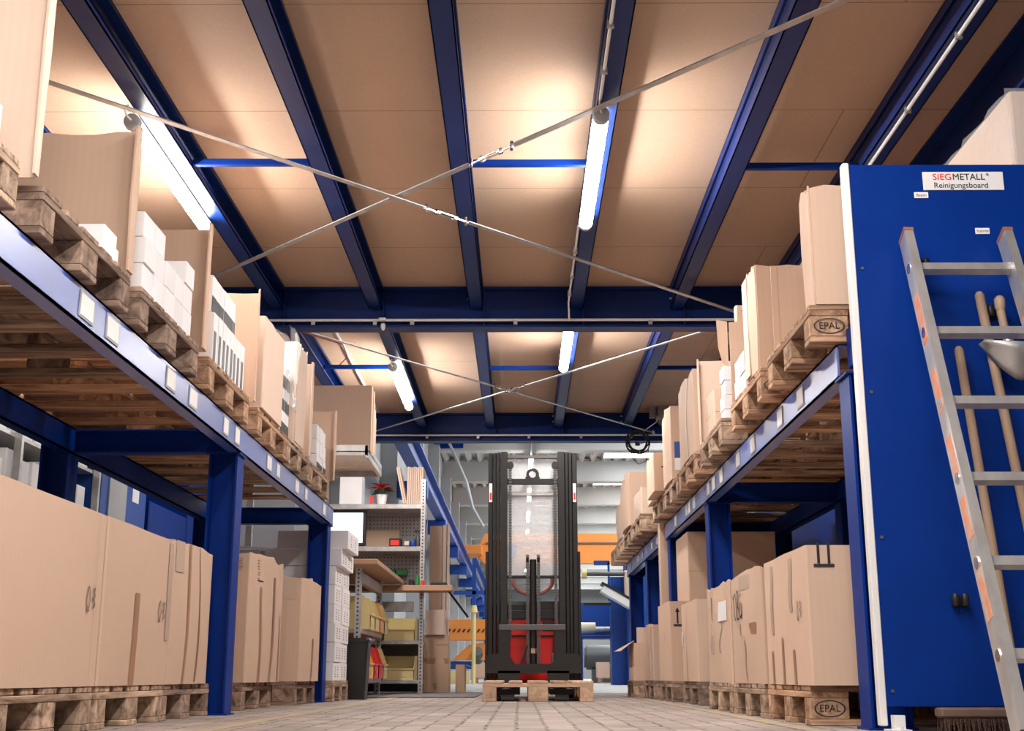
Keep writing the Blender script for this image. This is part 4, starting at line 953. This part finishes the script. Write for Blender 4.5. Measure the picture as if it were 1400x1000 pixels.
# monitor, cards, plant and odds on the shelves
mo = thing('monitor', 'lit computer monitor with black frame on the grey shelf', 'monitor', (-1.86, 12.55, 1.45))
MB().box(-.22, .235, 0, .04, .0, .36, .006).build('housing', M['black'], mo)
MB().box(-.20, .20, -.003, 0, .03, .335).build('screen', M['screen'], mo)
MB().box(-.15, .15, -.0045, -.003, .255, .262).build('screen_text', mat('screen text', (.35, .5, .62), .5, emit=.6), mo)
mo.location = (-1.80, 12.68, 1.462)
MB().box(-.1, .1, -.02, .16, -.01, .0).box(-.03, .03, .04, .06, 0, .1).build('stand', M['black'], mo)
MB().box(-.09, -.02, .0, .0, .0, .0) if False else None
tag(MB().box(-1.62, -1.26, 13.05, 13.09, 1.451, 1.66).build('brown_board', M['card_dark']), 'brown cardboard sheet leaning behind the small boxes on the shelf', 'cardboard sheet')
sr = thing('small_parts_box', 'small black framed box with red content on the shelf', 'box', (-1.33, 12.7, 1.45)); MB().box(0, .12, 0, .15, 0, .09, .003).build('case', M['black'], sr); MB().box(.015, .10, -.003, 0, .02, .07).build('red_content', M['red_plastic'], sr)
sr = thing('small_parts_box', 'small grey framed box right of the red one on the shelf', 'box', (-1.19, 12.7, 1.45)); MB().box(0, .12, 0, .15, 0, .085, .003).build('case', M['steel_dark'], sr); MB().box(.015, .10, -.003, 0, .02, .06).build('pale_content', M['card_light'], sr)
o = thing('spray_bottle', 'dark spray bottle at the right end of the shelf', 'bottle', (-1.04, 12.72, 1.45)); MB().lathe([(.022, 0), (.025, .01), (.025, .09), (.012, .12), (.012, .15)], (0, 0, 0), 14).build('bottle_body', M['steel_dark'], o, True); MB().box(-.03, .015, -.01, .01, .15, .175, .003).build('spray_head', M['black'], o)
tag(MB().lathe([(.03, 0), (.035, .01), (.035, .05), (.03, .06)], (-1.09, 12.68, 1.45), 14).build('tape_roll', M['blue_far'], None, True), 'blue roll beside the dark spray bottle on the shelf', 'roll')
# top shelf
tag(MB().box(-1.86, -1.63, 12.75, 13.0, 1.882, 2.20, .004).build('white_panel_box', M['white_card']), 'white box at the left of the top grey shelf behind the plant', 'box')
pt = thing('poinsettia', 'red poinsettia in a white wrapped pot on the top shelf', 'plant', (-1.42, 12.72, 1.882))
MB().lathe([(.045, 0), (.06, .1), (.066, .105), (.05, .1)], (0, 0, 0), 14).build('pot', M['paper'], pt, True)
def leaves(n, r0, r1, z0, dz, m, nm, seed, w=.035):
    r = random.Random(seed); b = MB()
    for i in range(n):
        a = 2 * math.pi * i / n + r.uniform(-.3, .3); L_ = r.uniform(r0, r1); c_, s_ = math.cos(a), math.sin(a); z = z0 + r.uniform(-.02, .02)
        P = lambda t, q, h: (c_ * L_ * t - s_ * q, s_ * L_ * t + c_ * q, z + h)
        d = r.uniform(-.3, 1) * dz
        b.add([P(.1, 0, 0), P(.45, w, d * .6 + .012), P(.5, 0, d * .6), P(.45, -w, d * .6 + .012), P(1, 0, d - .01)], [(0, 1, 2), (0, 2, 3), (1, 4, 2), (2, 4, 3)])
    return b.build(nm, M[m], pt)
leaves(12, .10, .17, .13, .02, 'leaf', 'leaves', 1); leaves(16, .08, .16, .17, .05, 'petal', 'red_bracts', 2, .03)
MB().path([(.0, 0, .1), (.01, 0, .17)], .006).path([(0, 0, .1), (-.03, .01, .16)], .005).build('stem', M['leaf'], pt)
MB().box(-.115, -.085, -.05, -.045, 0, .09).build('ribbon', M['red_plastic'], pt)
for i in range(2):
    tag(MB().bar((-1.10 - .06 - i * .02, 12.75, 1.885), (-1.24 - i * .02, 12.75, 2.26), .016, .25, (0, 1, 0)).build('leaning_board', M['card_light']), '%s of two thin boards leaning on the top grey shelf' % ('right' if i == 0 else 'left'), 'board')
for i in range(8):
    tag(MB().box(-1.125 + i * .021 - .03, -1.107 + i * .021 - .03, 12.66, 12.98, 1.88, 2.27 - .004 * (i % 3), .002).build('cardboard_sheet', M['card_light']), '%s upright pale sheet from left in the bundle on the top grey shelf' % ORD[i], 'cardboard sheet', 'bundle of upright sheets on the top shelf')
# objects on bench B
for (x_, w_, h_, m_, nm, lb) in ((-1.10, .05, .06, 'black', 'tape_dispenser', 'black tape dispenser on the crossing bench'), (-1.03, .03, .11, 'green', 'small_bottle', 'teal green small bottle on the crossing bench'), (-.98, .03, .06, 'red_plastic', 'small_pot', 'small red pot on the crossing bench'), (-.88, .16, .035, 'black', 'hand_tool', 'low black tools on the right of the crossing bench')):
    tag(MB().box(x_, x_ + w_, 12.42, 12.56, 1.04, 1.04 + h_, .008).build(nm, M[m_]), lb, nm.replace('_', ' '))
for i in range(2): tag(MB().box(-1.40 + i * .125, -1.29 + i * .125, 12.95, 13.08, 1.19, 1.25, .004).build('green_box', M['green']), '%s small green bin hooked on the perforated panel' % ('left' if i == 0 else 'right'), 'bin')
# overhead tray with bundle of flat cartons
ty = thing('overhead_shelf', 'grey steel tray shelf holding folded cartons above the benches', 'shelf', (0, 0, 0))
MB().box(-2.25, -1.16, 9.4, 10.35, 1.845, 1.853).box(-1.19, -1.16, 9.4, 10.35, 1.80, 1.90, .003).box(-2.25, -1.16, 9.4, 9.42, 1.82, 1.90).box(-2.25, -1.16, 10.33, 10.35, 1.80, 1.90).build('tray', M['galv'], ty)
for (x_, y_) in ((-2.2, 9.975), (-1.62, 9.975)): MB().box(x_, x_ + .05, y_, y_ + .05, 0, 1.845).build('upright', M['galv'], ty)
for i in range(11):
    h_ = (.52, .50, .515, .53, .50, .47, .49, .45, .44, .46, .43)[i]
    tag(MB().box(-1.62 + rnd.uniform(0, .02), -1.145 - .006 * i + rnd.uniform(-.006, .006), 9.42 + i * .078, 9.42 + i * .078 + .062, 1.854, 1.854 + h_, .004).build('folded_carton', M['card_dark'] if i % 3 else M['card']), '%s brown folded carton of the bundle on the overhead tray' % ORD[i], 'folded carton', 'folded cartons on the overhead tray')
tag(MB().box(-1.78, -1.635, 9.4, 9.75, 1.854, 2.08, .003).build('white_binder_box', M['white_card']), 'white box standing left of the folded cartons on the overhead tray', 'box')
# leaning frames and cartons right of the shelving
for i, (x0, x1, m_) in enumerate(((-1.0, -.86, 'card'), (-.855, -.815, 'card_light'), (-.805, -.785, 'card_light'))):
    tag(MB().box(x0, x1, 13.85, 13.95 + .03 * i, 0, 1.80 + .01 * i, .004).build('standing_panel', M[m_]), 'tall standing %s right of the grey shelving' % ('wide cardboard panel', 'pale wooden panel', 'narrowest pale panel')[i], 'panel')
b = carton('upper brown carton with taped seam beside the shelving', -1.09, -.76, 13.45, 13.8, .36, .60, 'card_dark', .006, seed=71); patch(b, '-y', 0, 1, .55, .6, 'tape')
b = carton('lower brown carton beside the shelving on the floor', -1.10, -.75, 13.45, 13.82, .0, .36, 'card_dark', .008, seed=72); patch(b, '-y', 0, 1, .84, 1.0, 'tape'); mark(b, '-y', .6, .2, 'scribble', .06)
b = carton('pale wooden crate on the brown cartons under the bench end', -1.0, -.8, 13.4, 13.75, .601, .86, 'card_light', .004, seed=73)
b = carton('small open carton with a raised white flap on the floor by the brown cartons', -.70, -.60, 13.9, 14.3, 0, .30, 'card_dark', .004, seed=74)
MB().add([(.05, -.2, .30), (.05, .2, .30), (.20, .2, .25), (.20, -.2, .25)], [(0, 1, 2, 3)]).build('flap', M['card_light'], b)

# ------------------------------------------------------------------ ceiling extras
dm = thing('dome_camera', 'white dome security camera under the far ceiling at right', 'camera', (1.50, 12.9, 2.80))
MB().lathe([(.06, .0), (.06, .03), (.045, .05)], (0, 0, 0), 20).build('housing', M['white_metal'], dm, True)
MB().lathe([(.045, 0), (.04, -.03), (.022, -.05), (.004, -.055)], (0, 0, 0), 20).build('dome', M['steel_dark'], dm, True)
tag(MB().box(1.46, 1.66, 12.85, 13.1, 2.85, 2.95, .004).box(1.38, 1.44, 12.9, 13.0, 2.84, 2.95).build('junction_box', M['grey']), 'grey junction box on the ceiling above the dome camera', 'junction box')
cc = thing('cable_coil', 'black cable coil hanging from the far girder', 'cable', (1.265, 13.12, 2.61))
r = random.Random(3); pts = []
for i in range(150):
    a = 2 * math.pi * i / 22; q = .112 + .02 * math.sin(i * .37 + .8 * math.sin(i * .05)) + r.uniform(-.003, .003); pts.append((q * math.cos(a), .03 * math.sin(i * .11), q * math.sin(a)))
MB().path(pts, .0065, 6).build('coil', M['rubber'], cc, True)
MB().path([(-.05, 0, .11), (-.03, 0, .0), (0, 0, -.03), (.05, 0, -.01), (.09, 0, .05)], .004, 6).path([(-.08, 0, -.09), (-.06, 0, -.18), (0, 0, -.24), (.08, 0, -.21), (.11, 0, -.1), (.12, 0, .04)], .004, 6).build('loose_end', M['rubber'], cc, True)
MB().box(-.03, .02, -.01, .012, -.04, .0, .004).build('plug', M['black'], cc)
MB().path([(.06, 0, .11), (.10, -.03, .14), (.19, -.15, .19)], .005, 6).build('lead', M['white_metal'], cc)
tag(MB().path([(-1.60, 8.82, 2.642), (-1.48, 9.0, 2.64), (-1.34, 9.1, 2.62), (-1.30, 9.1, 2.52), (-1.36, 9.1, 2.46)], .005).build('red_cable', mat('red cable', (.5, .07, .03), .5), None, True), 'loose red cable hanging under the left end of the near girder', 'cable')
dc = thing('girder_detector', 'small white detector clipped to the conduit on the near girder', 'detector', (-1.0, 8.675, 2.66)); MB().box(-.02, .03, -.02, .02, .02, .04).build('bracket', M['white_metal'], dc); MB().lathe([(.016, 0), (.02, -.02), (.008, -.05)], (.01, 0, .0), 12).build('head', M['white_metal'], dc, True)

# ------------------------------------------------------------------ far hall
rw = thing('crane_runway', 'long blue crane runway girder on brackets along the left hall wall', 'crane runway', (-1.75, 13.7, 3.5))
MB().box(-.10, .10, 0, 60, 0, .015).box(-.02, .02, 0, 60, .015, .36).box(-.12, .12, 0, 60, .36, .39).build('girder', M['blue_far'], rw)
for k in range(11): MB().box(-.39, .13, 2.3 + k * 5.6, 2.6 + k * 5.6, -.30, -.003, .01).build('bracket', M['blue_far'], rw)
cr = thing('overhead_crane', 'orange overhead crane spanning the far hall behind the lift truck', 'crane', (0, 40, 0))
MB().prism([(-1.45, 4.0), (-1.10, 4.62), (13, 4.62), (13, 3.68), (-1.15, 3.68)], 0, .5).build('bridge_beam', M['orange'], cr)
MB().box(-1.1, 13, -.04, 0, 4.28, 4.33).build('cable_rail', M['steel_dark'], cr)
MB().box(-1.9, -1.2, -.6, 1.2, 3.9, 4.2, .02).build('end_carriage', M['orange'], cr)
MB().box(-.45, -.1, -.3, .0, 3.8, 4.25, .05).build('hoist', M['blue_far'], cr)
MB().box(-.9, -.5, -.02, 0, 4.45, 4.56).build('name_plate', M['white_metal'], cr)
hl = thing('hall_lamp_row', 'row of ceiling lamps seen above the lift truck mast', 'lamp', (.3, 20, 5.7))
for k in range(9): MB().box(-.05, .05, 1 + 5.6 * k, 3.6 + 5.6 * k, 0, .06).build('lamp_tube', M['lamp_far'], hl); MB().box(-.06, .06, 1 + 5.6 * k, 3.6 + 5.6 * k, .06, .1).build('lamp_housing', M['white_metal'], hl)
MB().box(-.02, .02, 0, 50, .1, .14).build('carrier_rail', M['grey'], hl)
for k in range(9): MB().box(-.01, .01, 1.5 + 5.6 * k, 1.52 + 5.6 * k, .14, 1.24).build('suspension', M['steel_dark'], hl)
tag(MB().box(-.9, .2, 14.2, 14.4, 2.96, 3.1) .build('blue_duct', M['blue_far']), 'dark blue fitting hanging beyond the far girder', 'duct') if False else None
tag(MB().path([(-1.9, 30, 6.1), (-1.5, 29.5, 5.2), (-1.25, 29, 4.6), (-1.1, 29, 4.0), (-.85, 29, 3.55)], .035, 8).build('hanging_cable', M['grey'], None, True), 'grey cable hanging in an arc beside the left hall wall', 'cable')
# far left: orange lifting beam with hazard stripes, post, benches
YF = 30
hb = thing('striped_barrier_machine', 'orange machine beam with black hazard stripes at the far left', 'machine', (0, YF, 0))
MB().box(-1.75, -.70, 0, .6, 1.0, 1.48, .01).build('beam', M['orange'], hb)
m = MB()
for i in range(9): x_ = -1.72 + i * .115; m.add([(x_, -.012, 1.18), (x_ + .05, -.012, 1.18), (x_ + .10, -.012, 1.26), (x_ + .05, -.012, 1.26)], [(0, 1, 2, 3)])
m.build('hazard_stripes', M['ink'], hb)
MB().prism([(-1.6, .55), (-.72, .55), (-.72, .96), (-1.2, .9)], .1, .5).build('lower_arm', M['orange'], hb)
MB().box(-1.75, -1.15, .2, .5, .34, .52).build('blue_base', M['blue_far'], hb)
MB().box(-1.75, -1.2, .15, .55, 0, .30).build('yellow_base', M['yellow'], hb)
MB().tube((-1.0, .3, .55), (-1.0, -.02, .75), .12, 18).build('drum', M['steel_dark'], hb, True)
tag(MB().tube((-1.07, YF - .5, 0), (-1.07, YF - .5, 1.62), .045, 12).tube((-1.07, YF - .5, 1.62), (-1.07, YF - .5, 1.78), .09, 12, .06).build('yellow_post', M['yellow'], None, True), 'yellow-green post in front of the striped orange machine', 'post')
tag(MB().box(-1.75, -.85, 33, 33.15, 2.25, 2.35).box(-.93, -.83, 33, 33.2, 0, 2.5).box(-1.25, -1.15, 33, 33.2, 0, 3.2).bar((-1.2, 33.1, 3.2), (-.88, 33.1, 2.45), .1, .1).build('blue_gantry', M['blue_far']), 'blue steel gantry frame at the far left of the hall', 'gantry')
p = pallet('mid', (-1.15 - .0, 31.5, 0), 0, 'distant pallet left of the lift truck')
p.scale = (.75, .8, 1)
carton('distant brown carton on a pallet left of the lift truck', -1.13, -.45, 31.6, 32.1, .144, .50, 'card', .004, seed=81)
p = pallet('mid', (1.95, 32.0, 0), 0, 'distant pallet right of the lift truck'); p.scale = (.7, .8, 1)
carton('distant brown carton left on the far right pallet', 1.93, 2.25, 32.1, 32.6, .144, .52, 'card', .004, seed=82)
tag(MB().box(2.28, 2.7, 32.1, 32.6, .144, .46, .004).build('white_carton', M['card_light']), 'distant pale carton right on the far right pallet', 'box')
# far right machines
YG = 26
mr = thing('winding_machine', 'long horizontal dark roller with pale flanges beyond the right rack', 'machine', (0, YG, 0))
MB().tube((1.35, 0, 2.23), (2.35, 0, 2.23), .045, 16).build('roller', M['steel_dark'], mr, True)
MB().tube((1.28, 0, 2.23), (1.38, 0, 2.23), .10, 20).build('roller_flange', M['yellow'], mr, True)
MB().box(2.15, 2.32, -.05, .05, 1.75, 2.3, .02).build('bracket', M['card_light'], mr)
MB().box(1.32, 1.9, .3, .36, 1.6, 1.66).build('rail', M['black'], mr)
MB().box(1.84, 1.88, .3, .4, 1.7, 2.50).box(1.55, 1.88, .3, .4, 2.44, 2.53).box(2.2, 2.9, 0, .8, 0, 2.6, .02).box(1.9, 2.25, .4, .9, .0, 2.2).build('blue_frame', M['blue_far'], mr)
MB().bar((1.68, -.2, 1.92), (2.4, -.2, 1.50), .5, .16, (0, 0, 1)).build('tilted_cover', M['white_metal'], mr)
MB().bar((1.66, -.21, 2.02), (2.4, -.21, 1.60), .5, .05, (0, 0, 1)).build('tilted_edge', M['black'], mr)
m2 = thing('roll_stand', 'blue machine table with pale rolls beyond the end of the right row', 'machine', (0, YG + 1, 0))
MB().box(1.25, 2.1, 0, .8, .95, 1.02, .01).box(1.25, 1.33, 0, .8, 0, .95).box(2.05, 2.12, 0, .8, 0, 1.6).box(1.25, 2.2, .9, 1.0, 1.02, 1.75).build('table_frame', M['blue_far'], m2)
MB().tube((1.30, .3, 1.18), (1.62, .3, 1.18), .12, 20).build('cream_roll', mat('cream foil', (.75, .68, .5), .5), m2, True)
MB().tube((1.62, .3, 1.14), (2.05, .3, 1.14), .07, 20).build('silver_roll', M['galv'], m2, True)
tag(MB().tube((1.76, 34, .66), (3.2, 34, .66), .32, 28).tube((1.70, 34, .66), (1.76, 34, .66), .27, 28).box(1.9, 3.0, 33.8, 34.2, 0, .36).build('dark_roll', mat('dark grey roll', (.06, .065, .07), .4), None, True), 'big dark grey roll lying beyond the lift truck at right', 'roll')
tag(MB().box(2.0, 3.6, 34.6, 35, 0, .30).build('yellow_plinth', M['yellow']), 'yellow-green plinth behind the dark roll', 'plinth')
tag(MB().box(2.6, 6, 30, 30.6, 0, 2.9, .02).build('blue_cabinet', M['blue_far']), 'blue machine enclosure at the far right behind the rack', 'cabinet')

# ------------------------------------------------------------------ left background behind the rack
ps = thing('parts_shelf', 'metal shelf with white boxes seen through the left rack', 'shelf', (-3.3, 7.3, 0))
for y_ in (0, .8, 1.58, 2.36): MB().box(-.05, 0, y_, y_ + .04, 0, 2.3).build('upright', M['galv'], ps)
for z_ in (.5, .95, 1.33, 1.72, 2.1): MB().box(-.5, -.052, 0, 2.4, z_, z_ + .025).build('shelf_board', M['galv'], ps)
MB().box(-.53, -.51, 0, 2.4, 0, 2.3).build('back_panel', M['steel_dark'], ps)
for i in range(10):
    y_ = 7.37 + i * .225; hh = (.26, .30, .20, .28, .24)[i % 5]
    o = MB().box(-3.78, -3.37, y_, y_ + .17, 1.357, 1.357 + hh, .004).build('white_file_box', M['white_card'])
    tag(o, '%s white box on the middle shelf behind the left rack' % ORD[i], 'box', 'white boxes on the shelf behind the left rack')
    if i % 3 == 2: q_ = MB().box(-3.369, -3.366, y_ + .03, y_ + .14, 1.40, 1.44).build('red_label', M['red_plastic'], o)
    o = MB().box(-3.76, -3.37, y_, y_ + .18, 1.747, 1.747 + hh - .03, .004).build('white_file_box', M['paper'])
    tag(o, '%s white box on the upper shelf behind the left rack' % ORD[i], 'box', 'white boxes on the shelf behind the left rack')
cb = thing('blue_locker', 'blue locker with grey door and small notices behind the left rack', 'cabinet', (-3.3, 9.72, 0))
MB().box(-.5, 0, 0, 1.2, 0, 2.2, .005).build('body', M['blue_far'], cb); MB().box(0, .012, .18, .62, .1, 2.1, .002).build('door', M['grey'], cb)
n_ = MB().box(.001, .004, .88, 1.02, 1.86, 1.98).build('notice', M['paper'], cb); MB().box(.004, .005, .91, .99, 1.88, 1.96).build('notice_symbol', M['green'], n_)
MB().box(.001, .004, .80, .98, 1.62, 1.80).build('notice', M['paper'], cb)
tag(MB().box(-3.9, -3.3, 11.05, 12.3, 0, 1.70, .01).build('low_blue_cabinet', M['blue']), 'dark blue low cabinet beside the locker behind the left rack', 'cabinet')
tag(MB().box(-3.9, -3.3, 12.35, 13.3, 0, 2.3, .01).build('tall_blue_cabinet', M['blue']), 'tall dark blue cabinet farthest behind the left rack', 'cabinet')
tag(MB().box(-2.3, -1.60, 9.935, 9.955, .0, 1.18, .003).build('wall_board', M['grey']), 'grey board in the shade at the far end under the left rack', 'board')
tag(MB().box(-2.34, -1.54, 33.44, 33.5, 6.22, 6.52, .005).box(-2.0, -1.98, 33.43, 33.44, 6.22, 6.52).build('vent_box', M['blue']), 'dark blue vent box on a roof beam left of the lift truck', 'vent')
